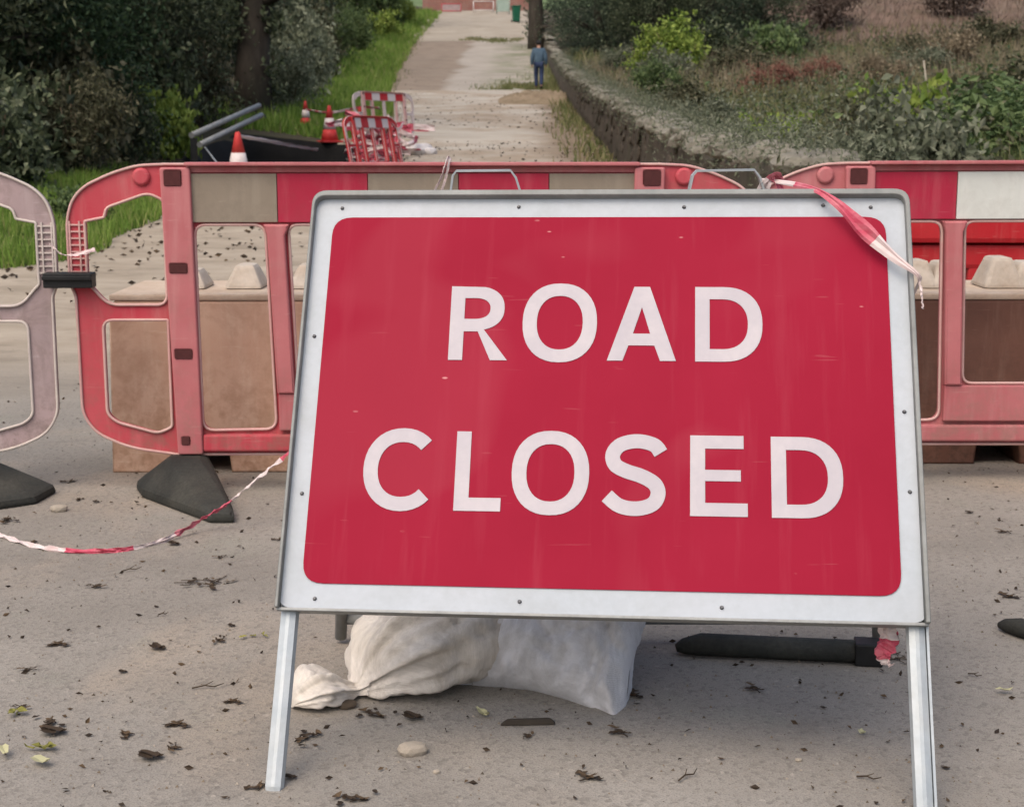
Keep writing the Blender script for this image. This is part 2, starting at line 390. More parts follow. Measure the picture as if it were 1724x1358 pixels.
M['leaf_grey'] = leafmat('greyish_leaf', [(0, (.085, .10, .06)), (.5, (.14, .155, .10)), (1, (.22, .23, .16))])
M['leaf_pale'] = leafmat('pale_sage_leaf', [(0, (.11, .13, .075)), (.5, (.19, .215, .14)), (1, (.30, .32, .22))])
M['leaf_red'] = leafmat('reddish_dry_leaf', [(0, (.13, .05, .035)), (.5, (.22, .09, .065)), (1, (.28, .17, .12))])
M['leaf_tan'] = leafmat('dry_tan_leaf', [(0, (.13, .10, .065)), (.5, (.22, .175, .11)), (1, (.34, .28, .19))])
M['leaf_twig'] = leafmat('brown_brush', [(0, (.08, .055, .045)), (.5, (.14, .10, .08)), (1, (.21, .17, .14))], trans=0)
M['grass'] = leafmat('grass_blade', [(0, (.08, .15, .022)), (.5, (.16, .27, .04)), (.85, (.24, .33, .07)), (1, (.34, .32, .13))], trans=.3)
M['weed_grass'] = leafmat('weed_blade', [(0, (.08, .10, .035)), (.6, (.16, .18, .065)), (1, (.30, .25, .14))], trans=.3)
M['litter_dark'] = leafmat('rotting_leaf', [(0, (.022, .015, .010)), (.6, (.045, .030, .018)), (1, (.095, .062, .034))], .8, 0)
M['litter_green'] = leafmat('yellowing_leaf', [(0, (.10, .10, .02)), (1, (.28, .26, .06))], .6, .1)
M['litter_pale'] = leafmat('pale_leaf', [(0, (.34, .32, .16)), (1, (.5, .48, .30))], .6, .1)
M['pebble'] = mottled('pebble_stone', (.36, .31, .25), (.48, .42, .34), 30, .8, .4, 140)
M['clod'] = mottled('mud_clod', (.10, .075, .055), (.17, .13, .095), 40, .95, .6, 120)
M['skin'] = mottled('skin', (.36, .20, .14), (.4, .23, .16), 8, .6, .05, 60)
M['jacket'] = mottled('blue_grey_jacket', (.055, .095, .135), (.085, .13, .175), 7, .8, .3, 40)
M['jeans'] = mottled('dark_blue_jeans', (.022, .034, .075), (.035, .050, .10), 7, .85, .3, 40)
M['hair'] = mottled('dark_hair', (.012, .010, .010), (.02, .018, .016), 20, .7, .4, 80)
M['shoe'] = mottled('dark_shoe', (.015, .014, .014), (.03, .028, .026), 20, .6, .1, 80)
M['bin_green'] = mottled('green_bin_plastic', (.012, .10, .055), (.02, .14, .08), 6, .5, .1, 60)
M['pale_green'] = mottled('pale_green_board', (.30, .40, .34), (.38, .46, .40), 3, .7, .1, 40)
M['white_paint'] = mottled('white_paint', (.66, .62, .60), (.75, .72, .70), 6, .5, .05, 60, (.4, .3, .25), 3, .4)

# ------------------------------------------------------------------ lie of the land
GY = np.array([-60, 10, 14, 18, 22, 27, 40, 56, 75, 95, 113, 125, 160, 200, 280, 420.])
GZ = np.array([-.012, -.012, .05, .24, .46, .76, 1.6, 2.74, 4.6, 7.1, 9.8, 11.4, 15.8, 22, 34, 52.])
LY = np.array([-60, 9, 10.6, 12.5, 18, 24, 30, 40, 56, 75, 93, 113, 125.]); LX = np.array([-9, -9, -4.4, -3.85, -4.1, -5.2, -3.5, -3.7, -5.0, -5.8, -6.2, -5.9, -5.9])
RY = np.array([-60, 8.6, 9.4, 93, 113, 125.]); RX = np.array([7, 6.2, 1.74, 1.74, 1.3, 1.3])
def sstep(a, b, x): t = np.clip((x - a) / (b - a), 0, 1); return t * t * (3 - 2 * t)
_ph = rng.uniform(0, 6.28, (24,)); _dir = rng.uniform(-1, 1, (12, 2))
def wavy(x, y, s):
    r = 0
    for i in range(12):
        k = s * (1 + i * .37); r = r + np.sin(k * (_dir[i, 0] * x + _dir[i, 1] * y) + _ph[i]) / (1 + i * .6)
    return r * .25
def prof(y):
    return (np.interp(y - 1.2, GY, GZ) + np.interp(y, GY, GZ) * 2 + np.interp(y + 1.2, GY, GZ)) / 4
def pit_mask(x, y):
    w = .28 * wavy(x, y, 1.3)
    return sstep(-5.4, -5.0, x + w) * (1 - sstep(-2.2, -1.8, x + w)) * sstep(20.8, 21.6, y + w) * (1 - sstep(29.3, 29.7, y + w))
def land(x, y):
    x = np.asarray(x, float); y = np.asarray(y, float)
    le = np.interp(y, LY, LX); ri = np.interp(y, RY, RX)
    z = prof(y)
    dl = np.clip(le - x, 0, None); dr = np.clip(x - ri - .35, 0, None)
    z = z + np.where(dl > 0, np.minimum(.12 * dl, 1.0) * sstep(0, .5, dl) + .08 * wavy(x, y, .9) * sstep(0, 1, dl), 0)
    nearr = 1 - sstep(60, 90, y)
    z = z + np.where(dr > 0, sstep(0, 1.2, dr) * .45 * nearr * sstep(9, 11, y) + .035 * np.minimum(dr, 60) + .18 * wavy(x, y, .5) * sstep(0, 2, dr), 0)
    z = z + 3.0 * sstep(9, 16, x) * sstep(74, 92, y) * (1 + .25 * wavy(x, y, .3))
    z = z - 2.6 * pit_mask(x, y)
    return z
def grid(xs, ys, zoff=0.0, name='sheet', keep=None):
    X, Y = np.meshgrid(xs, ys); Z = land(X, Y) + zoff
    v = np.stack([X, Y, Z], -1).reshape(-1, 3); nx = len(xs); f = []
    for j in range(len(ys) - 1):
        for i in range(nx - 1):
            a = j * nx + i; f.append((a, a + 1, a + nx + 1, a + nx))
    return v, f
xs = np.unique(np.concatenate([np.linspace(-220, -30, 14), np.linspace(-30, -7, 24), np.arange(-7, 3.01, .22), np.linspace(3, 30, 40), np.linspace(30, 220, 14)]))
ys = np.unique(np.concatenate([np.linspace(-40, 8, 12), np.arange(8, 20, .6), np.arange(20, 31, .22), np.arange(31, 60, 1.), np.arange(60, 128, 2.), np.linspace(128, 420, 24)]))
v, f = grid(xs, ys)
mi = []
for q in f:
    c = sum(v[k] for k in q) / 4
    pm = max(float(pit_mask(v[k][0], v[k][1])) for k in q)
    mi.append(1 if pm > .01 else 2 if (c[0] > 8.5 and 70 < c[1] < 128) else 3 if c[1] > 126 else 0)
g = link('ground', mesh_pd('ground', v, f, True, mi), [M['earth'], M['pit_shade'], M['bank_earth'], M['field']])
tag(g, 'bare earth and rough ground rising away beside the closed road', kind='structure')

# road surface, a sheet on the land with the collapsed stretch missing
ry = np.unique(np.concatenate([np.linspace(-12, 4, 9), np.arange(4, 20, .5), np.arange(20, 31, .3), np.arange(31, 60, 1.), np.arange(60, 123, 2.), [122.]]))
rv, rf = [], []
NX = 40
for y in ry:
    l, r_ = float(np.interp(y, LY, LX)), float(np.interp(y, RY, RX))
    jl = .12 * math.sin(y * 2.1) + .08 * math.sin(y * 5.3)
    for i in range(NX):
        x = l + jl + (r_ - l - jl) * i / (NX - 1); rv.append((x, y, float(land(x, y)) + (.012 if y < 30 else .03 + .0006 * y)))
for j in range(len(ry) - 1):
    for i in range(NX - 1):
        a = j * NX + i; q = (a, a + 1, a + NX + 1, a + NX)
        c = np.mean([rv[k] for k in q], 0)
        if pit_mask(c[0], c[1]) < .06: rf.append(q)
rd = link('road', mesh_pd('road', rv, rf, True), M['road'])
tag(rd, 'worn grey tarmac turning to pale dusty concrete as it climbs away', kind='structure')

# ------------------------------------------------------------------ vegetation helpers
def unit(n):
    d = rng.normal(size=(n, 3)); return d / np.linalg.norm(d, axis=1, keepdims=True)
def leaf_arrays(C, size, ratio=.5, var=.4, flatz=.0):
    n = len(C); a = unit(n); a[:, 2] *= (1 - flatz); a /= np.linalg.norm(a, axis=1, keepdims=True)
    b = np.cross(a, unit(n)); b /= np.linalg.norm(b, axis=1, keepdims=True)
    nn = np.cross(a, b)
    s = size * (1 + var * rng.uniform(-1, 1, (n, 1)))
    fold = nn * s * .12
    P = np.stack([C - a * s * .5, C + b * s * ratio * .5 + fold, C + a * s * .5, C - b * s * ratio * .5 + fold], 1).reshape(-1, 3)
    return P, np.arange(n * 4).reshape(-1, 4)
def clump_points(n_cl, per, center, rad, clr, shell=.5, floor=None):
    d = unit(n_cl); r = rng.uniform(shell, 1, (n_cl, 1)) ** .7
    cc = np.asarray(center) + d * r * np.asarray(rad)
    P = cc[:, None, :] + rng.normal(size=(n_cl, per, 3)) * clr * .5
    P = P.reshape(-1, 3)
    if floor is not None: P = P[P[:, 2] > floor]
    return P
def leafmesh(name, P, size, **k):
    v_, f_ = leaf_arrays(P, size, **k); return mesh_pd(name, v_, f_)

def trunk_mesh(h, r, limbs, seed):
    rr = random.Random(seed); mb = MB()
    pts = [(0, 0, -.3)]; x = y = 0
    for k in range(1, 8):
        x += rr.uniform(-.12, .12); y += rr.uniform(-.12, .12); pts.append((x, y, h * k / 7))
    mb.tube(pts, [r * (1.25 if k == 0 else 1 - .11 * k) for k in range(8)], 10)
    for _ in range(limbs):
        k = rr.randint(1, 6); p = Vector(pts[k]); an = rr.uniform(0, 6.28); L = rr.uniform(.8, 2.0)
        q = p + Vector((math.cos(an) * L, math.sin(an) * L, rr.uniform(.1, .9)))
        m_ = (p + q) / 2 + Vector((0, 0, rr.uniform(-.1, .2)))
        mb.tube([p, m_, q], [r * .3, r * .2, r * .07], 6)
    return mb.mesh('trunk')
def make_tree(seed, h, rad, leaf, size, low=.6, n=80, per=210):
    """crown hangs almost to the ground; leaf-sized faces in clumps with gaps"""
    tm = trunk_mesh(h * .85, .16 + h * .012, 9, seed)
    P = [clump_points(n, per, (0, 0, low + 2.3), (rad, rad, 2.5), rad * .30, .45, .15),
         clump_points(int(n * .6), per // 2, (0, 0, low + 6), (rad * .9, rad * .9, h - 6), rad * .4, .4, 1)]
    for _ in range(120):
        an, z0, L = rng.uniform(0, 6.28), rng.uniform(.6, 5.2), rad * rng.uniform(.7, 1.35)
        t_ = np.linspace(.35, 1, 46)[:, None]
        P.append(t_ * np.array([math.cos(an) * L, math.sin(an) * L, 0]) + np.array([0, 0, z0]) + np.array([0, 0, 1.]) * (.5 * t_ - 1.25 * t_ ** 2.4) + rng.normal(size=(46, 3)) * np.array([.09, .09, .11]))
    cm = leafmesh('crown', np.concatenate(P), size, ratio=.45)
    tm.materials.append(M['bark']); cm.materials.append(leaf)
    return tm, cm
def place_tree(pair, x, y, s, rz, name, label, group, sz=1.0):
    t = empty(name, (x, y, float(land(x, y)) - .05), rz, label, 'tree', group)
    t.scale = (s, s, s * sz)
    link('trunk', pair[0], None, t); link('crown', pair[1], None, t); return t
def make_bush(seed, rad, h, size, n=34, per=70, ratio=.6):
    rr = random.Random(seed); mb = MB()
    for _ in range(7):
        an = rr.uniform(0, 6.28); q = (math.cos(an) * rad * .6, math.sin(an) * rad * .6, h * rr.uniform(.6, .95))
        mb.tube([(rr.uniform(-.05, .05), rr.uniform(-.05, .05), -.1), (q[0] * .4, q[1] * .4, q[2] * .55), q], [.022, .016, .006], 5)
    P = [clump_points(n // 2, per, (0, 0, h * .34), (rad, rad, h * .36), rad * .34, .2, .02)]
    for _ in range(7):
        an, q = rr.uniform(0, 6.28), rr.uniform(.2, .75)
        P.append(clump_points(max(3, n // 9), per, (math.cos(an) * rad * q, math.sin(an) * rad * q, h * rr.uniform(.4, .85)), (rad * .35, rad * .35, h * rr.uniform(.15, .32)), rad * .26, .2, .02))
    for _ in range(16):                                      # long shoots
        an = rr.uniform(0, 6.28); L = rr.uniform(.5, 1.15); t_ = np.linspace(0, 1, 18)[:, None]
        tip = np.array([math.cos(an) * rad * L, math.sin(an) * rad * L, h * rr.uniform(.6, 1.25)])
        P.append(t_ * tip + np.array([0, 0, .25 * h]) * np.sin(t_ * 3.1) + rng.normal(size=(18, 3)) * .035)
    P = np.concatenate(P)
    return mb.mesh('stem'), leafmesh('foliage', P, size, ratio=ratio)
def place_bush(pair, leaf, x, y, s, sz, name, label, group=None, cat='bush'):
    t = empty(name, (x, y, float(land(x, y)) - .04), rng.uniform(0, 6.28), label, cat, group)
    t.scale = (s, s, sz)
    a = link('stem', pair[0], None, t)
    b = link('foliage', pair[1], None, t)
    if not pair[0].materials: pair[0].materials.append(M['stem'])
    if not pair[1].materials: pair[1].materials.append(leaf)
    for o, m_ in ((b, leaf),):
        o.material_slots[0].link = 'OBJECT'; o.material_slots[0].material = m_
    return t
def blades(name, X, Y, hmin, hmax, w, mat, label, lean=.35, z0=0.0, cat=None):
    n = len(X); Z = land(X, Y) + z0
    h = rng.uniform(hmin, hmax, n) * np.clip(.85 + .9 * wavy(X * 4, Y * 2.2, 1.1), .35, 1.7); an = rng.uniform(0, 6.28, n); ln = rng.uniform(0, lean, n) * h; la = rng.uniform(0, 6.28, n)
    wx, wy = np.cos(an) * w * .5, np.sin(an) * w * .5
    a = np.stack([X - wx, Y - wy, Z], -1); b = np.stack([X + wx, Y + wy, Z], -1)
    c = np.stack([X + np.cos(la) * ln, Y + np.sin(la) * ln, Z + h], -1)
    v_ = np.stack([a, b, c], 1).reshape(-1, 3); f_ = np.arange(n * 3).reshape(-1, 3)
    o = link(name, mesh_pd(name, v_, f_), mat); tag(o, label, cat, kind='stuff'); return o

# ------------------------------------------------------------------ left wood
T_dark = [make_tree(11, 10, 2.3, M['leaf_dark'], .12), make_tree(12, 11, 2.6, M['leaf_deep'], .11, .4), make_tree(13, 10, 2.2, M['leaf_olive'], .11, .5), make_tree(15, 10, 2.0, M['leaf_moss'], .11, .5)]
T_mid = make_tree(14, 9, 2.0, M['leaf_mid'], .22, .8, 60, 100)
W = 'trees of the dark wood left of the road'
trees = [  # variety, x, y, scale, label
    (0, -8.2, 20.5, .95, 'dark broadleaf tree at the far left edge, nearest of the wood'),
    (3, -7.2, 22.8, .85, 'fresher green tree overhanging the left verge behind the first dark tree'),
    (1, -9.4, 26.0, 1.0, 'deep green tree at the left edge, second row of the wood'),
    (0, -7.3, 28.0, .85, 'dense dark tree behind the broken metal railing'),
    (1, -10.6, 31, 1.1, 'tall deep green tree far left in the shade of the wood'),
    (0, -7.9, 35, 1.0, 'blackish green tree beside the thick dark trunk'),
    (2, -10.5, 38, 1.1, 'olive tree deep inside the wood left of the thick trunk'),
    (0, -9.6, 44, 1.1, 'dark tree behind the thick trunk, half hidden by its neighbours'),
    (1, -13.5, 43, 1.2, 'deep green tree at the back of the wood, far left'),
    (0, -12.5, 55, 1.2, 'dark tree above the pale grey bush on the verge'),
    (1, -10.4, 64, 1.1, 'deep green tree above the long grass bank'),
    (2, -10.0, 74, 1.0, 'olive tree leaning over the upper verge'),
    (0, -15.5, 66, 1.3, 'dark tree in the back row behind the verge bushes'),
    (2, -11.6, 19, 1.0, 'olive tree at the outer edge of the wood, left of the first dark tree'),
    (1, -14.5, 23, 1.1, 'deep green tree at the outer edge of the wood, second from the front'),
    (0, -17.5, 29, 1.2, 'dark tree at the outer edge of the wood, third from the front'),
    (3, -13.8, 33, 1.1, 'fresher green tree inside the wood, far left'),
]
for k, x, y, s, lab in trees:
    place_tree(T_dark[k], x, y, s, rng.uniform(0, 6.28), 'broadleaf_tree', lab, W)
for x, y, s, lab in ((-10.0, 88, .9, 'fresh green tree beside the upper road, lower of two'), (-9.3, 103, 1.0, 'fresh green tree beside the upper road next to the brick wall')):
    place_tree(T_mid, x, y, s, rng.uniform(0, 6.28), 'broadleaf_tree', lab, 'fresh green trees by the upper road')
# thick ivy clad trunk
t = empty('broadleaf_tree', (-5.75, 33.5, float(land(-5.75, 33.5)) - .1), 0, 'old tree with a thick dark trunk standing at the edge of the wood', 'tree', W)
link('trunk', trunk_mesh(9, .42, 8, 5), M['bark'], t)
P = np.concatenate([clump_points(26, 80, (0, 0, 2.2), (.5, .5, 2.6), .3, .8, .0), clump_points(50, 90, (-.4, .3, 6.4), (2.0, 2.0, 2.2), .8, .4, 4.4)])
link('crown', leafmesh('crown', P, .14), M['leaf_dark'], t)

B = [make_bush(21, .8, 1.0, .085, 40, 110), make_bush(22, .7, 1.1, .075, 42, 100, .4), make_bush(23, .9, .8, .12, 34, 80, .75)]
for k, leaf, x, y, s, sz, lab in (
    (0, 'leaf_dark', -5.9, 17.2, 1.0, 1.1, 'dark shrub above the grass at the far left edge'),
    (2, 'leaf_dark', -6.5, 18.8, 1.2, 1.4, 'leafy dark shrub at the foot of the first tree'),
    (1, 'leaf_olive', -5.7, 19.6, 1.0, 1.3, 'olive shrub over the gap between the two left barriers'),
    (0, 'leaf_olive', -6.4, 21.6, 1.2, 1.6, 'tangled olive shrub in front of the wood, left of the railing'),
    (1, 'leaf_dark', -5.9, 23.0, .9, 1.3, 'dark shrub left of the metal railing'),
    (2, 'leaf_light', -5.75, 25.0, .6, 1.25, 'small yellow-green shrub in front of the wood'),
    (0, 'leaf_dark', -6.5, 26.8, 1.2, 1.8, 'dark shrub directly behind the metal railing'),
    (1, 'leaf_olive', -6.3, 30.5, 1.1, 1.9, 'brownish olive shrub beside the thick trunk'),
    (1, 'leaf_pale', -5.6, 38, 1.1, 1.5, 'pale sage shrub right of the thick trunk'),
    (0, 'leaf_pale', -6.4, 44, 1.5, 2.3, 'large pale grey-green bush on the left verge'),
    (1, 'leaf_pale', -6.9, 51, 1.5, 2.3, 'second pale grey-green bush higher on the left verge'),
    (0, 'leaf_olive', -7.8, 60, 1.5, 2.4, 'olive bush at the foot of the upper wood'),
    (1, 'leaf_mid', -8.2, 70, 1.5, 2.2, 'green bush beside the upper verge'),
    (0, 'leaf_mid', -8.4, 81, 1.4, 1.9, 'green bush halfway up the upper verge'),
    (2, 'leaf_light', -8.0, 94, 1.4, 1.8, 'bright green bush at the top of the left verge'),
    (0, 'leaf_light', -7.4, 106, 1.3, 1.6, 'yellow-green bush next to the far brick wall'),
    (2, 'leaf_mid', -4.55, 15.6, .34, .42, 'broad leaved weed on the verge behind the left barrier arch'),
):
    place_bush(B[k], M[leaf], x, y, s, sz, 'shrub' if sz > .6 else 'weed', lab, None, 'shrub' if sz > .6 else 'weed')

# grass verges (nobody could count the blades)
def scatter(n, ya, yb, da, db, side='L', pw=1.0):
    y = ya + (yb - ya) * rng.uniform(0, 1, n) ** pw
    d = rng.uniform(da, db, n) + .25 * wavy(y, y * 0, 2.)
    if side == 'L': x = np.interp(y, LY, LX) - d
    else: x = np.interp(y, RY, RX) + d
    m_ = pit_mask(x, y) < .1
    return x[m_], y[m_]
x, y = scatter(42000, 10.5, 21, -.15, 3.6)
blades('grass_verge', x, y, .06, .26, .016, M['grass'], 'bright green grass on the near left verge behind the barriers', .6)
x, y = scatter(30000, 30.7, 62, -.5, 3.2)
blades('grass_bank', x, y, .12, .45, .04, M['grass'], 'green grass bank between the left wood and the road', .6)
x, y = scatter(16000, 62, 120, -.4, 2.6)
blades('grass_bank_upper', x, y, .15, .5, .06, M['grass'], 'grass edge climbing beside the upper road', .6)
x = np.clip(.75 + rng.normal(0, .75, 5200), -2.2, 1.6); y = 56.2 + np.abs(rng.normal(0, 3.5, 5200)) * rng.uniform(0, 1, 5200)
k = wavy(x * 3, y, .9) > -.08; x, y = x[k], y[k]
blades('road_weeds', x, y, .04, .26, .05, M['weed_grass'], 'weeds growing across the road at the tarmac joint by the walker', .5, .03)
x = rng.uniform(-4.4, 1.5, 2600); y = 93.5 + rng.normal(0, .9, 2600) + .8 * np.sin(x * 1.7)
k = wavy(x * 2, y, .7) > -.1; x, y = x[k], y[k]
blades('road_seam_weeds', x, y, .04, .22, .07, M['weed_grass'], 'weeds along the upper joint across the road', .5, .05)
def flakes(name, n, ya, yb, sz_, mat, label):
    y = ya + (yb - ya) * rng.uniform(0, 1, n); l_ = np.interp(y, LY, LX); r_ = np.interp(y, RY, RX); u = rng.beta(.55, .55, n); x = l_ + (r_ - l_) * u
    k = pit_mask(x, y) < .05; x, y = x[k], y[k]
    P = np.stack([x, y, land(x, y) + .03], -1); v_, f_ = leaf_arrays(P, sz_, .55, .5, .85)
    tag(link(name, mesh_pd(name, v_, f_), mat), label, None, kind='stuff')
flakes('fallen_leaves', 2600, 8.5, 34, .05, M['litter_dark'], 'fallen leaves and crumbs scattered over the pale apron beyond the barriers')
flakes('fallen_leaves', 6500, 34, 112, .13, M['litter_dark'], 'fallen leaves and debris along the edges of the upper road')
x = np.interp(np.linspace(31, 110, 4200), LY, LX) + np.abs(rng.normal(0, .3, 4200)); y = np.linspace(31, 110, 4200)
blades('edge_weeds', x, y, .04, .25, .05, M['weed_grass'], 'weeds creeping onto the left edge of the upper road', .7, .03)
x = 1.74 - np.abs(rng.normal(0, .35, 3600)); y = rng.uniform(20, 90, 3600)
blades('wall_foot_weeds', x, y, .05, .28, .04, M['weed_grass'], 'weeds and dry grass along the foot of the stone wall', .7, .02)

# ------------------------------------------------------------------ stone wall along the right of the road
wallr = empty('stone_wall', (1.78, 9.6, 0), 0, 'long low dark stone wall running up the right side of the road', 'wall')
wy = np.concatenate([np.arange(0, 40, .35), np.arange(40, 100.5, 1.0)])
vv, ff = [], []
prof_pts = [(0, -.2), (-.02, .25), (.02, .55), (.0, .80), (.05, .88), (.40, .88), (.42, .5), (.45, -.2)]
for j, yy in enumerate(wy):
    zz = float(prof(yy + 9.6))
    for k, (px_, pz_) in enumerate(prof_pts):
        vv.append((px_ + random.uniform(-.03, .03), yy, zz + pz_ + random.uniform(-.02, .02)))
K = len(prof_pts)
for j in range(len(wy) - 1):
    for k in range(K - 1):
        a = j * K + k; ff.append((a, a + K, a + K + 1, a + 1))
ff.append(tuple(range(K))[::-1]); ff.append(tuple(range((len(wy) - 1) * K, len(wy) * K)))
wb = mesh_pd('wall_body', vv, ff)
bm = bmesh.new(); bm.from_mesh(wb); bmesh.ops.recalc_face_normals(bm, faces=bm.faces); bm.to_mesh(wb); bm.free()
link('wall_body', wb, M['wall_stone'], wallr)
def rock(seed, sub=2, amp=.25, sc=(1, 1, 1)):
    rr = np.random.default_rng(seed); bm = bmesh.new(); bmesh.ops.create_icosphere(bm, subdivisions=sub, radius=.5)
    ph = rr.uniform(0, 6, 9); dr_ = rr.normal(size=(9, 3)) * 2.2
    for v_ in bm.verts:
        c = np.array(v_.co); s_ = 1 + amp * sum(math.sin(dr_[i] @ c * 2 + ph[i]) for i in range(9)) / 5
        c = np.sign(c) * np.abs(c) ** .8 * s_
        v_.co = Vector((c[0] * sc[0], c[1] * sc[1], c[2] * sc[2]))
    me = bpy.data.meshes.new('stone'); bm.to_mesh(me); bm.free(); return me
cope = [rock(i, 2, .34) for i in range(5)]
for m_ in cope: m_.materials.append(M['cope_stone'])
yy = 0.0; n = 0
while yy < 99 and n < 220:
    L = random.uniform(.22, .48) * (1 + yy * .025)
    o = link('stone', cope[n % 5], None, wallr, (.22 + random.uniform(-.05, .05), yy + L / 2, float(prof(yy + 9.6 + L / 2)) + .90), (random.uniform(-.15, .15), random.uniform(-.15, .15), random.uniform(-.2, .2) + (math.pi if n % 2 else 0)))
    o.scale = (random.uniform(.34, .52), L * 1.02, random.uniform(.10, .22)); yy += L * random.uniform(.95, 1.1); n += 1
# rubble face: stones bedded in the side towards the road, as one part
P_v, P_f, P_i = [], [], 0
for _ in range(150):
    yy = random.uniform(0, 34); z_ = random.uniform(.06, .78); s1, s2 = random.uniform(.12, .3), random.uniform(.07, .14)
    me = cope[random.randrange(5)]
    base = len(P_v); zz = float(prof(yy + 9.6))
    for v_ in me.vertices: P_v.append((v_.co.x * .05 + .002, yy + v_.co.y * s1 * 1.5, zz + z_ + v_.co.z * s2 * 1.5))
    P_f += [tuple(base + k for k in p.vertices) for p in me.polygons]
tag(link('rubble_face', mesh_pd('rubble_face', P_v, P_f), M['wall_stone'], wallr), kind='stuff')
# trailing plants over the wall
C = []
for _ in range(480):
    yy = 9.6 + 55 * random.random() ** 1.3; C.append(np.array([1.95 + random.uniform(-.15, .35), yy, float(prof(yy)) + .95]) + rng.normal(size=(60, 3)) * np.array([.15, .3, .12]))
tag(link('wall_top_plants', leafmesh('wall_top_plants', np.concatenate(C), .045, ratio=.3), M['leaf_grey']), 'grey-green creeping plants spilling over the top of the stone wall', None, kind='stuff')

# ------------------------------------------------------------------ rough field on the right
def field_pts(n, ya, yb, xa=2.4, k=.40):
    y = rng.uniform(ya, yb, n); x = xa + rng.uniform(0, 1, n) * (k * y - xa); return x, y
x, y = field_pts(30000, 10, 34)
blades('field_grass', x, y, .12, .55, .022, M['weed_grass'], 'rough tangled grass in the near part of the field beyond the wall', .8)
x, y = field_pts(20000, 34, 62)
blades('dry_grass', x, y, .25, .95, .035, M['leaf_tan'], 'dry tan grass and dead stems in the middle of the field', .5)
x, y = field_pts(20000, 34, 80)
blades('field_grass_upper', x, y, .25, .7, .06, M['weed_grass'], 'rough green grass in the upper field below the brown bank', .7)
x, y = field_pts(9000, 70, 105, 7)
o = blades('brush', x, y, .3, 1.3, .05, M['leaf_twig'], 'bare brown brushwood covering the earth bank at top right', 1.2)
for nm, leaf, n, ya, yb, sz_, lab in (('undergrowth', 'leaf_olive', 620, 11, 38, .075, 'olive weeds and low undergrowth covering the near field'), ('undergrowth', 'leaf_grey', 420, 12, 60, .08, 'pale grey-green weeds scattered through the field'), ('undergrowth', 'leaf_mid', 420, 12, 62, .085, 'green weeds scattered through the field'), ('undergrowth', 'leaf_olive', 620, 36, 78, .13, 'olive weeds over the upper field'), ('undergrowth', 'leaf_moss', 420, 36, 80, .13, 'mossy green weeds over the upper field')):
    x, y = field_pts(n, ya, yb, 2.5, .38); hh = rng.uniform(.15, .75, n)
    z = land(x, y) + hh * .4
    P = np.stack([x, y, z], -1)[:, None, :] + rng.normal(size=(n, 34, 3)) * np.stack([hh * .45, hh * .5, hh * .36], -1)[:, None, :]
    tag(link(nm, leafmesh(nm, P.reshape(-1, 3), sz_, ratio=.5), M[leaf]), lab, None, kind='stuff')
BR = 'brambles'
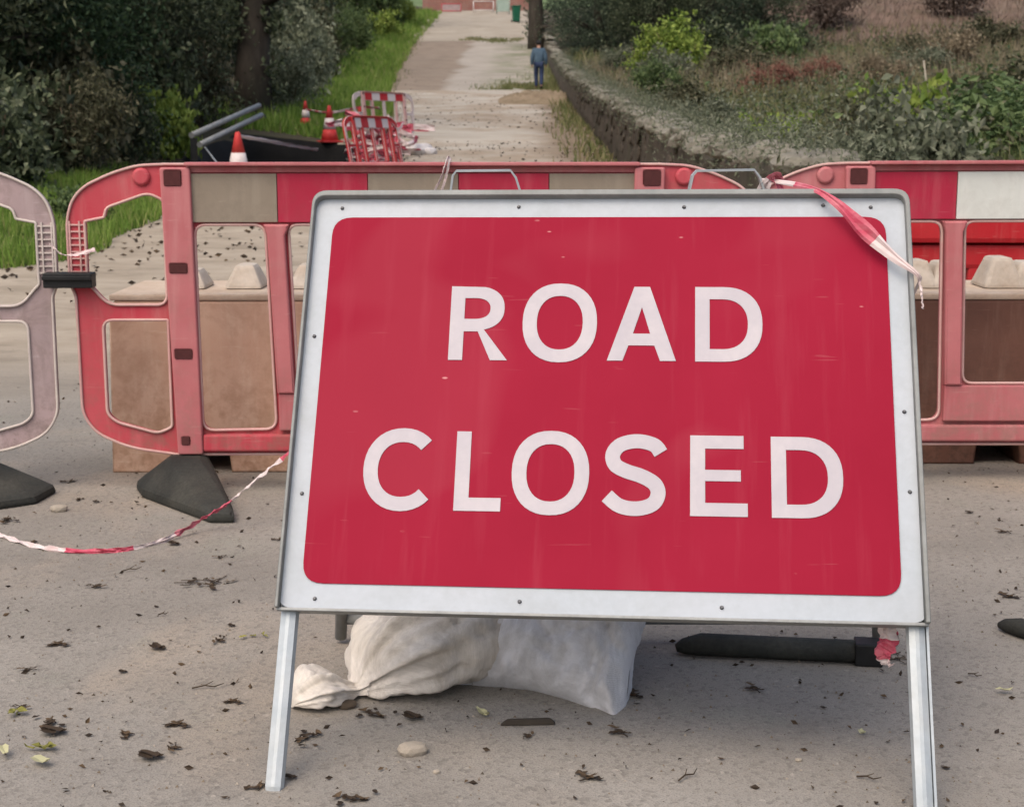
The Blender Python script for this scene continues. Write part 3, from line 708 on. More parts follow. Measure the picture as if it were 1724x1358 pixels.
for k, leaf, x, y, s, sz, lab in (
    (0, 'leaf_grey', 2.75, 10.6, .8, .95, 'straggly grey-green bramble behind the gap between the two front barriers'),
    (1, 'leaf_olive', 3.0, 12.5, .8, .8, 'olive bramble where the wall disappears behind the barriers'),
    (0, 'leaf_mid', 3.9, 12.2, 1, 0.75, 'leafy green bramble above the right barrier, nearest'),
    (2, 'leaf_light', 3.95, 15.2, .6, 1.05, 'bright yellow-green broad leaved plant beyond the right barrier'),
    (2, 'leaf_light', 3.1, 17.8, .55, .75, 'small yellow-green plant just over the wall'),
    (0, 'leaf_mid', 5, 14.6, 1.2, 0.85, 'dense green bramble at the right edge over the white band'),
    (1, 'leaf_mid', 5.9, 17.5, 1.1, 0.8, 'tall green bramble at the far right edge'),
    (0, 'leaf_grey', 7.0, 20.5, 1.2, 0.7, 'grey-green bramble heap behind the tall bramble at far right'),
    (1, 'leaf_olive', 5.0, 20.5, 1.0, 0.65, 'olive bush in the field behind the bright plant'),
    (1, 'leaf_grey', 3.0, 22.5, .8, .7, 'grey plant leaning over the wall top'),
    (0, 'leaf_olive', 8.6, 25, 1.4, 0.85, 'olive bush at the right edge of the field'),
    (1, 'leaf_red', 5.9, 35, 1.0, 0.8, 'reddish dead dock patch in the middle of the field'),
    (1, 'leaf_red', 7.6, 38, 0.9, 0.8, 'smaller reddish dead plant right of the dock patch'),
    (1, 'leaf_tan', 9.0, 36, 1.2, 0.8, 'tan dead plant right of the reddish patch'),
    (0, 'leaf_light', 5.0, 47, 1.6, 1.75, 'yellow-green bush in the field beside the wall'),
    (0, 'leaf_grey', 4.0, 40, 1.1, 1.1, 'pale bush against the back of the wall'),
    (1, 'leaf_grey', 3.6, 52, 1.1, 1.1, 'grey-green bush behind the wall near the walker'),
    (0, 'leaf_olive', 3.0, 27, .9, .8, 'olive bush hugging the back of the wall'),
    (1, 'leaf_mid', 3.3, 33, 1.0, 1.0, 'green bush behind the wall halfway to the walker'),
    (0, 'leaf_olive', 6.6, 43, 1.5, 1.1, 'olive bush right of the yellow-green bush'),
    (1, 'leaf_grey', 10.8, 41, 1.5, 1.0, 'pale thicket bush in the right of the field'),
    (0, 'leaf_grey', 2.5, 9.9, .75, .8, 'grey bramble at the near end of the stone wall'),
    (1, 'leaf_olive', 2.0, 8.9, .6, .75, 'low olive bramble in front of the end of the stone wall'),
    (0, 'leaf_dark', 7.6, 58, 1.9, 1.7, 'dark green bush below the wood at the right'),
    (2, 'leaf_mid', 9.6, 56, 1.3, 1.9, 'fresh green shrub in front of the dark trees at right'),
    (0, 'leaf_dark', 11.2, 62, 1.8, 1.5, 'dark bush left of the brown bank'),
    (1, 'leaf_olive', 14.5, 54, 1.8, 1.2, 'olive bush below the brown bank'),
    (1, 'leaf_tan', 12.5, 44, 1.5, 1.4, 'dry tan thicket below the brown bank'),
    (0, 'leaf_olive', 19, 62, 2, 1.3, 'olive thicket at the right edge below the bank'),
    (1, 'leaf_twig', 16.5, 80, 2.4, 2.4, 'leafless brown thicket on the earth bank'),
    (0, 'leaf_twig', 23.5, 82, 2.2, 2.2, 'leafless brown thicket at the right end of the earth bank'),
):
    place_bush(B[k], M[leaf], x, y, s, sz, 'bush', lab, 'bushes and brambles of the field' if 'bush' in lab or 'bramble' in lab else None)
W2 = 'dark trees across the field on the right'
for k, x, y, s, lab in (
    (1, 4.2, 74, .95, 'dark tree directly behind the upper end of the stone wall'), (0, 6.8, 70, 1.0, 'dark tree second from the wall in the wood across the field'),
    (1, 9.4, 73, 1.1, 'deep green tree third from the wall across the field'), (0, 12.2, 76, 1.0, 'dark tree left of the brown bank'),
    (1, 5.5, 88, 1.3, 'deep green tree rising behind the first tree by the wall'), (0, 10.2, 92, 1.4, 'dark tree in the back row across the field'),
    (2, 15.8, 98, 1.4, 'olive tree on top of the brown bank'), (1, 21.5, 104, 1.5, 'deep green tree above the middle of the brown bank'),
    (0, 27.5, 100, 1.5, 'dark tree above the brown bank near the right edge'), (1, 33.0, 100, 1.6, 'deep green tree at the far right above the bank')):
    place_tree(T_dark[k], x, y, s, rng.uniform(0, 6.28), 'broadleaf_tree', lab, W2)
# dark ivied trunk by the gate
t = empty('broadleaf_tree', (1.5, 86, float(land(1.5, 86)) - .2), 0, 'dark bare tree trunk standing behind the wall above the walker', 'tree')
link('trunk', trunk_mesh(8, .55, 6, 31), M['bark'], t)
link('crown', leafmesh('crown', np.concatenate([clump_points(30, 60, (0, 0, 3), (.8, .8, 3.2), .4, .7, .0), clump_points(40, 60, (.3, 0, 7), (2, 2, 2), .7, .4, 4)]), .16), M['leaf_deep'], t)
# pale stick in the field
mb = MB(); p0 = at(1572, 172, 30); p1 = at(1555, 102, 30); gz = float(land(p0.x, p0.y))
mb.tube([(p0.x + .05, p0.y, gz - .1), p0, (p0 + p1) / 2 + Vector((-.05, 0, 0)), p1], [.028, .024, .02, .012], 6)
st = mb.build('dead_branch', M['pale_stick']); tag(st, 'pale bleached branch standing upright in the right-hand field', 'branch')

# ------------------------------------------------------------------ far end: brick wall, barriers, bin
wz = float(prof(122))
bw = MB(); bw.box((-2.4, 123.4, wz + .72), (9.6, .35, 1.7)); bwall = bw.build('wall', M['brick'])
bw2 = empty('brick_wall', (-2.4, 123.4, wz), 0, 'low red brick wall closing the top of the road', 'wall')
bwall.parent = bw2; bwall.location = (2.4, -123.4, -wz)
MB().box((0, 0, 1.62), (9.7, .42, .09)).build('coping', M['cope_stone'], bw2)
def frame_barrier(name, x, y, z, w, h, mat, infill, label, rz=0, group=None):
    e = empty(name, (x, y, z), rz, label, 'barrier', group)
    mb = MB(); r_ = .035
    for a, b_ in (((-w / 2, 0, 0), (-w / 2, 0, h)), ((w / 2, 0, 0), (w / 2, 0, h)), ((-w / 2, 0, h), (w / 2, 0, h)), ((-w / 2, 0, .2), (w / 2, 0, .2))): mb.tube([a, b_], r_, 6)
    mb.build('frame', mat, e)
    MB().box((0, .01, .2 + (h - .2) / 2), (w - .1, .02, h - .3)).build('infill_panel', infill, e)
    for s_ in (-1, 1): MB().box((s_ * w * .4, 0, .02), (.06, .5, .05)).build('foot', M['galv_dark'], e)
    return e
zf = float(land(-2, 119)) + .1
frame_barrier('site_barrier', *at(814, 30, 119).xy, zf, 1.55, .86, M['white_paint'], M['brick'], 'white framed barrier with brick-red infill before the far brick wall')
frame_barrier('site_barrier', *at(760, 32, 120).xy, zf, 1.5, .75, M['panel_red'], M['panel_mauve'], 'dull red barrier left of the white framed one at the far wall')
frame_barrier('site_barrier', *at(847, 32, 117).xy, float(land(0, 117)) + .1, 1.0, 1.15, M['pale_green'], M['pale_green'], 'pale green board barrier beside the green bin')
p = at(869, 50, 108); bz = float(land(p.x, 108)) + .09
b_ = empty('wheelie_bin', (p.x, 108, bz), .2, 'dark green wheeled bin at the top of the road', 'bin')
MB().box((0, 0, .56), (.42, .52, .98), bev=.03, taper=(1.25, 1.3)).build('body', M['bin_green'], b_)
MB().box((0, 0, 1.1), (.62, .72, .08), bev=.02).build('lid', M['bin_green'], b_)
for s_ in (-1, 1): MB().tube([(s_ * .24, .28, .1), (s_ * .29, .28, .1)], .1, 12).build('wheel', M['black_plastic'], b_)
pw = at(900, 4, 100)
# ------------------------------------------------------------------ the walker
def skin(name, chain, radii, edges, m, parent, sub=2):
    me = bpy.data.meshes.new(name); me.from_pydata(chain, edges, [])
    o = bpy.data.objects.new(name, me); COL.objects.link(o)
    md = o.modifiers.new('s', 'SKIN'); sv = me.skin_vertices[0].data if me.skin_vertices else None
    if sv is None:
        bm = bmesh.new(); bm.from_mesh(me); bm.verts.layers.skin.verify(); bm.to_mesh(me); bm.free(); sv = me.skin_vertices[0].data
    for i, r_ in enumerate(radii):
        sv[i].radius = r_ if isinstance(r_, tuple) else (r_, r_); sv[i].use_root = (i == 0)
    sb = o.modifiers.new('u', 'SUBSURF'); sb.levels = sub; sb.render_levels = sub
    bpy.context.view_layer.update()
    out = bpy.data.meshes.new_from_object(o.evaluated_get(bpy.context.evaluated_depsgraph_get()))
    bpy.data.objects.remove(o); out.name = name
    out.polygons.foreach_set('use_smooth', [True] * len(out.polygons))
    return link(name, out, m, parent)
pp = at(907, 158, 56.4); pz = float(land(pp.x, 56.4)) + .07
man = empty('person', (pp.x, 56.4, pz), 0, 'person in blue-grey jacket and dark jeans walking away with head bowed', 'person')
J = [(0, 0, .94), (0, .02, 1.12), (0, .06, 1.34), (0, .10, 1.47), (0, .17, 1.56), (0, .22, 1.66),          # pelvis .. head
     (-.10, 0, .90), (-.10, .10, .50), (-.09, .05, .09), (-.09, .17, .04),                                  # left leg forward
     (.10, 0, .90), (.10, -.02, .50), (.09, -.22, .13), (.09, -.12, .04),                                   # right leg back
     (-.19, .06, 1.40), (-.25, .02, 1.13), (-.25, .10, .88), (-.245, .13, .79),                             # left arm
     (.19, .06, 1.40), (.25, -.02, 1.13), (.26, .06, .88), (.255, .09, .79)]                                # right arm
E_ = [(0, 1), (1, 2), (2, 3), (3, 4), (4, 5), (0, 6), (6, 7), (7, 8), (8, 9), (0, 10), (10, 11), (11, 12), (12, 13), (2, 14), (14, 15), (15, 16), (16, 17), (2, 18), (18, 19), (19, 20), (20, 21)]
RD = [(.14, .10), (.13, .095), (.15, .10), .06, .075, .085, .085, .06, .04, .04, .085, .06, .04, .04, .055, .042, .032, .032, .055, .042, .032, .032]
skin('body', J, RD, E_, M['skin'], man)
jk = [0, 1, 2, 3, 14, 15, 16, 18, 19, 20]; mp_ = {k: i for i, k in enumerate(jk)}
JJ = [J[k] for k in jk]; JJ[0] = (0, 0, .86)
skin('jacket', JJ, [(.205, .15), (.20, .145), (.225, .15), .11, .10, .08, .065, .10, .08, .065], [(mp_[a], mp_[b]) for a, b in E_ if a in mp_ and b in mp_], M['jacket'], man)
tk = [0, 6, 7, 8, 10, 11, 12]; mp_ = {k: i for i, k in enumerate(tk)}
skin('trousers', [J[k] for k in tk], [(.155, .12), .11, .085, .068, .11, .085, .068], [(mp_[a], mp_[b]) for a, b in E_ if a in mp_ and b in mp_], M['jeans'], man)
for a, b in ((8, 9), (12, 13)):
    skin('shoe', [tuple(Vector(J[a]) + Vector((0, -.04, -.03))), tuple(Vector(J[b]) + Vector((0, .03, 0)))], [.055, .045], [(0, 1)], M['shoe'], man)
hb = rock(77, 2, .05); link('hair', hb, M['hair'], man, (0, .20, 1.68), (.5, 0, 0)).scale = (.175, .2, .18)
for s_ in (-1, 1): MB().tube([(s_ * .083, .24, 1.63), (s_ * .095, .235, 1.655)], .022, 8).build('ear', M['skin'], man)

# ------------------------------------------------------------------ chapter-8 style plastic barrier (local x along, z up, front towards -y)
U = lambda px: (px - 685) / 559.0
V = lambda py: (822 - py) / 564.0
def mir(pts): return [(-a, b) for a, b in pts][::-1]
def P2(pts): return [(U(a), V(b)) for a, b in pts]
end_outer = P2([(285, 276), (238, 278), (195, 291), (152, 311), (131, 333), (121, 366), (121, 470), (130, 492), (131, 690), (152, 722), (205, 747), (285, 759)])   # left end from top to bottom
outer = end_outer + [(-a, b) for a, b in end_outer][::-1]
rads = [0, .03, .03, .04, .04, .03, .01, .01, .05, .05, .05, 0]
outer_r = roundpoly(outer, rads + rads[::-1])
hole_up = P2([(150, 368), (182, 362), (186, 346), (255, 322), (279, 334), (279, 506), (182, 506), (158, 478), (150, 470)])
hole_lo = P2([(172, 531), (279, 531), (279, 712), (255, 723), (188, 704), (172, 690)])
w1 = P2([(328, 374), (443, 374), (453, 716), (330, 718)])
w2 = P2([(481, 374), (665, 374), (665, 652), (490, 652)])
L_holes = [roundpoly(hole_up, [.005, .005, .02, .03, .01, .03, .035, .01, .005]), roundpoly(hole_lo, [.03, .005, .01, .02, .03, .03]), roundpoly(w1, .035), roundpoly(w2, .03)]
holes = L_holes + [mir(h) for h in L_holes]
me_frame = flat('frame', [outer_r] + holes, .026, .004)
def rim(name, loops, r=.0045, yf=-.017):
    mb = MB()
    for lp in loops:
        pts = [Vector((a, yf, b)) for a, b in lp]; pts.append(pts[0]); mb.tube(pts, r, 5, cap=False)
    return mb.mesh(name)
me_rim = rim('rim', [outer_r] + holes)
me_post = flat('post', [roundpoly(P2([(277, 281), (326, 281), (331, 757), (289, 757)]), .008), roundpoly(P2([(285, 286), (312, 286), (312, 310), (285, 310)]), .006),
    roundpoly(P2([(288, 437), (316, 437), (316, 452), (288, 452)]), .005), roundpoly(P2([(291, 579), (319, 579), (319, 594), (291, 594)]), .005), roundpoly(P2([(297, 727), (310, 727), (310, 740), (297, 740)]), .004)], .028, .005)
me_slots = []
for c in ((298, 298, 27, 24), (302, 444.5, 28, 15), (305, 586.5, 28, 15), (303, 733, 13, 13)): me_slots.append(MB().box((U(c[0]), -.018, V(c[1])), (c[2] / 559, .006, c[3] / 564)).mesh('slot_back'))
me_thin = flat('divider', [roundpoly(P2([(441, 373), (483, 373), (480, 383), (476, 392), (486, 654), (457, 654), (447, 392), (444, 383)]), .004)], .03, .006)
me_rib = MB()
for k in range(8): me_rib.box((U(135), -.013, V(374 + k * 11)), (28 / 559, .012, .0045))
for k in (125, 141): me_rib.box((U(k), -.0135, V(413)), (.0045, .014, 90 / 564))
me_rib = me_rib.mesh('ladder_ribs')
me_top = MB().box((0, -.016, V(275.5)), (2 * abs(U(318)), .066, .010), bev=.003).box((0, -.006, V(284)), (2 * abs(U(318)) - .002, .030, .018), bev=.002).mesh('top_rail')
me_bot = MB().box((0, -.012, V(738)), (2 * abs(U(331)), .048, .050), bev=.006).mesh('bottom_rail')
me_plate = MB().box((0, -.006, V(686)), (2 * abs(U(458)), .030, 62 / 564.), bev=.004).mesh('base_plate')
me_disc = MB().tube([(U(245), -.014, V(296)), (U(245), -.020, V(296)), (U(245), -.024, V(296))], [.026, .026, .018], 16).mesh('roundel')
BW_ = (1053 - 318) / 5 / 559.
me_band = MB().box((0, 0, 0), (BW_ - .002, .010, (370 - 291) / 564.), bev=.002).mesh('reflector_band')
def foot_mesh(pts, sx=1):
    """wedge of recycled rubber: ground outline, rising to a block under the post"""
    bot = [(sx * x, y, z) for x, y in pts for z in (0, .028)]
    top = [(x, y, .112) for x, y in ((-.045, -.055), (.045, -.055), (.045, .05), (-.045, .05))]
    return MB().hull(bot + top, .012).mesh('foot')
_pc = Vector((-.287 - abs(U(303)), 4.355))
_o1 = [tuple((on_ground(*q)).xy - _pc) for q in ((231, 824), (240, 837), (350, 880), (393, 880), (390, 866), (352, 815), (290, 806))]
me_footL = foot_mesh(_o1); me_footR = foot_mesh(_o1, -1); me_footS = foot_mesh([(.30, -.03), (.28, -.17), (.06, -.33), (-.1, -.3), (-.15, .1), (.1, .14)])
def barrier(name, loc, rz, mats, bands, label, feet=(True, True), tilt=0, group='plastic pedestrian barriers across the road', fm=None):
    """mats: frame, post, rim; bands: five materials left to right"""
    e = empty(name, loc, rz, label, 'barrier', group); e.rotation_euler = (0, tilt, rz)
    def put(nm, me, m, pos=None, sx=1):
        o = link(nm, me, None, e, pos)
        if not me.materials: me.materials.append(m)
        o.material_slots[0].link = 'OBJECT'; o.material_slots[0].material = m
        if sx < 0: o.scale = (-1, 1, 1)
        return o
    put('frame', me_frame, mats[0]); put('rim', me_rim, mats[2])
    for sx in (1, -1):
        po = put('post', me_post, mats[1], (0, -.027, 0), sx)
        for ms_ in me_slots: put('slot_back', ms_, M['hole'], (0, .004, 0)).parent = po
        put('divider', me_thin, mats[1], (0, -.026, 0), sx); put('ladder_ribs', me_rib, mats[2], None, sx); put('roundel', me_disc, mats[0], None, sx)
    put('divider', me_thin, mats[1], (-U(463) + .0, -.026, 0)) if False else None
    put('top_rail', me_top, mats[1]); put('bottom_rail', me_bot, mats[0]); put('base_plate', me_plate, mats[1], (0, -.012, 0))
    for k, bm_ in enumerate(bands): put('reflector_band', me_band, bm_, ((k - 2) * BW_, -.020, V(330.5)))
    fm = fm or (me_footL, me_footR)
    for k, sx in enumerate((-1, 1)):
        if feet[k]: put('foot', fm[k], M['rubber'], (sx * abs(U(303)), -.02, 0))
    return e
br, bt, bwh = M['band_red'], M['band_tan'], M['band_white']
b1 = barrier('plastic_barrier', (-.287, 4.375, 0), .012, (M['panel_red'], M['panel_pink'], M['panel_rim']), (bt, br, bt, br, bt), 'faded red plastic barrier directly behind the sign with dirty beige and red bands')
b2 = barrier('plastic_barrier', (1.730, 4.50, .004), -.02, (M['panel_pink'], M['panel_pink'], M['panel_rim']), (br, bwh, br, bwh, br), 'pink bleached plastic barrier right of the sign with red and white bands', tilt=-.004, fm=(me_footR, me_footL))
b3 = barrier('plastic_barrier', (-2.345, 4.34, -.004), .03, (M['panel_mauve'], M['panel_mauve'], M['mauve_rim']), (bt, br, bt, br, bt), 'mauve-grey bleached plastic barrier cut off by the left edge', fm=(me_footL, me_footS))
# black clip joining the two left barriers
mb = MB(); c = at(118, 471, 4.33)
mb.box((c.x, 4.325, c.z), (80 / 560, .05, .044), bev=.004)
mb.box((c.x, 4.296, c.z + .008), (80 / 560, .012, .012), bev=.002)
tag(mb.build('clip', M['black_plastic']), 'black plastic clip joining the two left barriers', 'clip')

# ------------------------------------------------------------------ water filled blocks behind the barriers
def block(x0, x1, y, h, dp, mats, slots, knobs, label, rz=0, name='barrier_block'):
    L = x1 - x0; e = empty(name, ((x0 + x1) / 2, y, 0), rz, label, 'barrier block', 'plastic barrier blocks behind the panels')
    xs_ = [-L / 2] + [k for s_ in slots for k in s_] + [L / 2]
    lp = [(-L / 2, .0)]
    for a, b_ in slots: lp += [(a + .012, 0), (a + .018, .062), (b_ - .018, .062), (b_ - .012, 0)]
    lp += [(L / 2, 0), (L / 2 - .012, h - .03), (L / 2 - .03, h), (-L / 2 + .03, h), (-L / 2 + .012, h - .03)]
    me = flat('body', [lp], dp, .008)
    link('body', me, mats[0], e, (0, dp / 2, 0))
    # top ledge with a lip
    MB().box((0, dp / 2, h + .011), (L - .03, dp + .006, .020), bev=.006).build('top_ledge', mats[1], e)
    for (a, w, hh) in knobs:
        MB().hull([(a - w / 2, .14, h + .022), (a + w / 2, .14, h + .022), (a + w / 2, .32, h + .022), (a - w / 2, .32, h + .022),
                   (a - w * .24, .18, h + .022 + hh), (a + w * .24, .18, h + .022 + hh), (a + w * .24, .28, h + .022 + hh), (a - w * .24, .28, h + .022 + hh)], .013).build('lifting_lug', mats[2], e)
    return e
kb = lambda x0, x1, px, Y: at(px, 470, Y).x - (x0 + x1) / 2
ks = lambda x0, x1, px, Y: at(px, 780, Y).x - (x0 + x1) / 2
x0, x1 = at(193, 790, 4.62).x, .10
block(x0, x1, 4.60, .545, .46, (M['block_tan'], M['block_top'], M['knob']), [(ks(x0, x1, 300, 4.6), ks(x0, x1, 396, 4.6)), (.30, .46)],
      [(kb(x0, x1, 415, 4.8), .125, .075), (kb(x0, x1, 325, 4.8), .11, .06), (kb(x0, x1, 520, 4.8), .12, .075), (.2, .12, .07), (.42, .12, .07)], 'tan weathered plastic barrier block behind the left of the sign', .01)
x0, x1 = .62, 2.35
block(x0, x1, 4.72, .535, .46, (M['block_brown'], M['block_top'], M['knob']), [(ks(x0, x1, 1180, 4.72), ks(x0, x1, 1270, 4.72)), (ks(x0, x1, 1634, 4.72), ks(x0, x1, 1722, 4.72))],
      [(kb(x0, x1, 1545, 4.92), .11, .09), (kb(x0, x1, 1592, 4.88), .10, .085), (kb(x0, x1, 1682, 4.92), .135, .10), (kb(x0, x1, 1735, 4.88), .13, .085), (kb(x0, x1, 1400, 4.9), .12, .08)], 'dark brown weathered plastic barrier block behind the right barrier', -.01)
# loose end lug at the left of the tan block
# red plastic barrier further back
e = empty('red_barrier', (2.35, 5.75, 0), -.03, 'bright red plastic barrier rail behind the brown block at right', 'barrier')
MB().box((0, 0, .705), (2.0, .16, .115), bev=.02).build('upper_rail', M['bright_red'], e)
MB().box((0, .01, .595), (2.0, .13, .095), bev=.018).build('lower_rail', M['bright_red'], e)
for x_ in (-.9, at(1640, 452, 5.75).x - 2.35, .7):
    MB().hull([(x_ - .045, -.06, 0), (x_ + .045, -.06, 0), (x_ + .045, .08, 0), (x_ - .045, .08, 0), (x_ - .03, -.05, .57), (x_ + .06, -.05, .57), (x_ + .06, .07, .57), (x_ - .03, .07, .57)], .008).build('leg', M['bright_red'], e)
MB().box((0, .02, .03), (1.9, .4, .06), bev=.02).build('base', M['bright_red'], e)

# ------------------------------------------------------------------ the sign
s_v = (0, 0); yaw, lean, roll, LEG = -.0997, .5055, .0072, .3015
cz, sz_ = math.cos(yaw), math.sin(yaw)
s0 = Vector((cz, sz_, 0)); n0 = Vector((-sz_, cz, 0)); t0 = Vector((0, 0, 1)) * math.cos(lean) + n0 * math.sin(lean)
S = s0 * math.cos(roll) + t0 * math.sin(roll); T = t0 * math.cos(roll) - s0 * math.sin(roll); Nb = T.cross(S)
base = Vector((.1384, 2.3446, .2671)) - T * LEG
SM = Matrix((S, Nb, T)).transposed().to_4x4(); SM.translation = base
sign = empty('road_sign', base, 0, 'large red and white temporary road sign leaning back on metal legs', 'sign')
sign.rotation_euler = SM.to_euler()
WL = SM.inverted()
def rect(a, b, c, d, r): return roundpoly([(a, c), (b, c), (b, d), (a, d)], r, 6)
B0 = LEG      # height of the plate's lower edge along the slope
link('sign_plate', flat('sign_plate', [rect(-.533, .533, B0 + .002, B0 + .768, .022)], .006), M['sign_white'], sign)
# folded lip round the tray
mb_l = flat('lip', [roundpoly([(-.536, B0), (-.530, B0), (-.530, B0 + .760), (.528, B0 + .760), (.528, B0), (.536, B0), (.536, B0 + .771), (-.536, B0 + .771)], [0, 0, .02, .02, 0, 0, .028, .028], 6)], .028, .002)
MB().box((0, -.002, B0 - .001), (1.070, .012, .005), bev=.001).build('lower_lip', M['galv_dark'], sign)
link('lip', mb_l, M['lip'], sign, (0, -.006, 0))
link('red_face', flat('red_face', [rect(-.4965, .4945, B0 + .044, B0 + .7225, .036)], .0022), M['sign_red'], sign, (0, -.0042, 0))
SWD = .0250
def stroke(pts, w=SWD):
    pts = [Vector((p[0], p[1])) for p in pts]; Lr, Rr = [], []
    for i, p in enumerate(pts):
        d = (pts[min(i + 1, len(pts) - 1)] - pts[max(i - 1, 0)]).normalized(); nn = Vector((-d.y, d.x)) * w / 2
        Lr.append(tuple(p + nn)); Rr.append(tuple(p - nn))
    return Lr + Rr[::-1]
def ell(cx, cy, rx, ry, a0=0, a1=360, n=40, e=2.25):
    out = []
    for k in range(n + (a1 - a0 < 360)):
        a = R(a0 + (a1 - a0) * k / n); c, s_ = math.cos(a), math.sin(a)
        out.append((cx + rx * math.copysign(abs(c) ** (2 / e), c), cy + ry * math.copysign(abs(s_) ** (2 / e), s_)))
    return out
def bowl(x0, x1, y0, y1, cut):
    """D-like outline: straight left side, right side rounded; cut = where the curve starts"""
    cx = x0 + cut * (x1 - x0); cy = (y0 + y1) / 2
    return [(x0, y0)] + ell(cx, cy, x1 - cx, (y1 - y0) / 2, -90, 90, 22, 2.3) + [(x0, y1)]
w = SWD
def letters():
    yield [ell(-.0755, .5175, .0655, .0745), ell(-.0755, .5175, .0655 - w, .0745 - w * .95)]                       # O
    # R
    x0, x1, yb, yt, ym = -.270, -.174, .446, .586, .504
    b = bowl(x0, x1, ym - .002, yt, .45); 
    out = [(x0, yb), (x0 + w, yb), (x0 + w, ym - .004), (x0 + .050, ym - .004), (-.196, yb), (-.166, yb), (-.2105, ym + .001)]
    curve = [p for p in b[1:-1] if p[0] > -.212]
    yield [out + curve + [(x0, yt)], bowl(x0 + w, x1 - w, ym + w * .78, yt - w * .9, .40)]
    # A
    yield [[(.0085, .447), (.0355, .447), (.0455, .4755), (.0905, .4755), (.1005, .447), (.1280, .447), (.082, .586), (.0545, .586)], [(.0530, .4975), (.0832, .4975), (.0683, .5475)]]
    yield [bowl(.161, .277, .4465, .586, .42), bowl(.161 + w, .277 - w, .4465 + w * .92, .586 - w * .92, .33)]        # D
    yield [stroke(ell(-.3385, .245, .0545, .0615, 44, 316, 30, 2.15))]                                                 # C
    yield [[(-.246, .1735), (-.166, .1735), (-.166, .1735 + w * .93), (-.246 + w, .1735 + w * .93), (-.246 + w, .3145), (-.246, .3145)]]   # L
    yield [ell(-.083, .243, .0660, .0745), ell(-.083, .243, .0660 - w, .0745 - w * .95)]                             # O
    sp = [(.1035, .2805), (.092, .2945), (.064, .3010), (.036, .2945), (.0225, .2775), (.0265, .2590), (.045, .2480), (.072, .2390), (.0935, .2260), (.0995, .2085), (.090, .1905), (.064, .1825), (.035, .1870), (.0135, .2040)]
    yield [stroke([(p.x, p.y) for p in catmull([(a, b_, 0) for a, b_ in sp], 6)])]                                    # S
    h = w * .92
    yield [[(.153, .1715), (.2485, .1715), (.2485, .1715 + h), (.153 + w, .1715 + h), (.153 + w, .2325), (.2375, .2325), (.2375, .2325 + h * .85), (.153 + w, .2325 + h * .85), (.153 + w, .3125 - h), (.2425, .3125 - h), (.2425, .3125), (.153, .3125)]]  # E
    yield [bowl(.288, .4065, .1710, .3120, .42), bowl(.288 + w, .4065 - w, .1710 + h, .3120 - h, .33)]               # D
for lp in letters():
    link('letter', flat('letter', [[(a, b_ + B0) for a, b_ in q] for q in lp], .0016), M['sign_letter'], sign, (0, -.0058, 0))
for a, b_ in ((-.157, .744), (.141, .743), (.387, .746), (.205, .019), (-.127, .021), (-.472, .018), (-.482, .742), (.47, .742), (-.513, .49), (.512, .36), (.515, .22), (-.51, .2)):
    MB().tube([(a, -.002, b_ + B0), (a, -.0075, b_ + B0)], [.0042, .002], 8).build('rivet', M['rivet'], sign)
# front legs: angle-section with a rounded face, running up behind the plate edges
for sx in (-1, 1):
    mb = MB(); x_ = sx * .518
    mb.box((x_, .022, .37), (.031, .028, .74), bev=.0125)
    if sx > 0: mb.box((x_ + .0165, .026, .37), (.004, .036, .742))
    mb.build('front_leg', M['galv'], sign)
    MB().box((x_, .022, -.002), (.033, .029, .014), bev=.002).build('leg_cap', M['galv_dark'], sign)
# cross rail along the bottom back
MB().box((0, .022, B0 + .012), (1.03, .026, .026), bev=.003).build('bottom_rail', M['galv_dark'], sign)
# rear stand
for px in (574, 1478):
    ft = on_ground(px, 1082); ft.y += .0
    top = SM @ Vector((-.47 if px < 800 else .47, .03, B0 + .74))
    a, b_ = WL @ (ft + Vector((0, 0, .012))), WL @ top
    MB().tube([a, b_], .0125, 8).build('rear_leg', M['galv_dark'], sign)
ra, rb = on_ground(574, 1082) + Vector((0, 0, .055)), on_ground(1478, 1082) + Vector((0, 0, .055))
MB().tube([WL @ ra, WL @ rb], .014, 8).build('rear_cross_bar', M['galv_dark'], sign)
# two strap handles standing above the top edge
for p0, p1, p2, p3 in (((756, 330), (762, 286), (866, 285), (880, 330)), ((1156, 330), (1166, 286), (1276, 284), (1290, 330))):
    Yt = 2.80; q = [at(*p, Yt) for p in (p0, p1, p2, p3)]
    dn = Vector((0, .02, -.10))
    path = [q[0] + dn, q[0], q[0].lerp(q[1], .8), q[1].lerp(q[2], .06), q[1].lerp(q[2], .94), q[2].lerp(q[3], .3), q[3], q[3] + dn]
    mb = MB(); bm = mb.bm; prev = None
    for i, p in enumerate(path):
        tdir = (path[min(i + 1, len(path) - 1)] - path[max(i - 1, 0)]).normalized(); inw = Vector((0, 1, 0)).cross(tdir).normalized()
        ring = [bm.verts.new(WL @ (p + Vector((0, dy, 0)) + inw * dw)) for dy, dw in ((-.010, 0), (.010, 0), (.010, .004), (-.010, .004))]
        if prev:
            for k in range(4): bm.faces.new((prev[k], prev[(k + 1) % 4], ring[(k + 1) % 4], ring[k]))
        else: bm.faces.new(ring)
        prev = ring
    bm.faces.new(prev[::-1])
    mb.build('handle', M['galv'], sign)

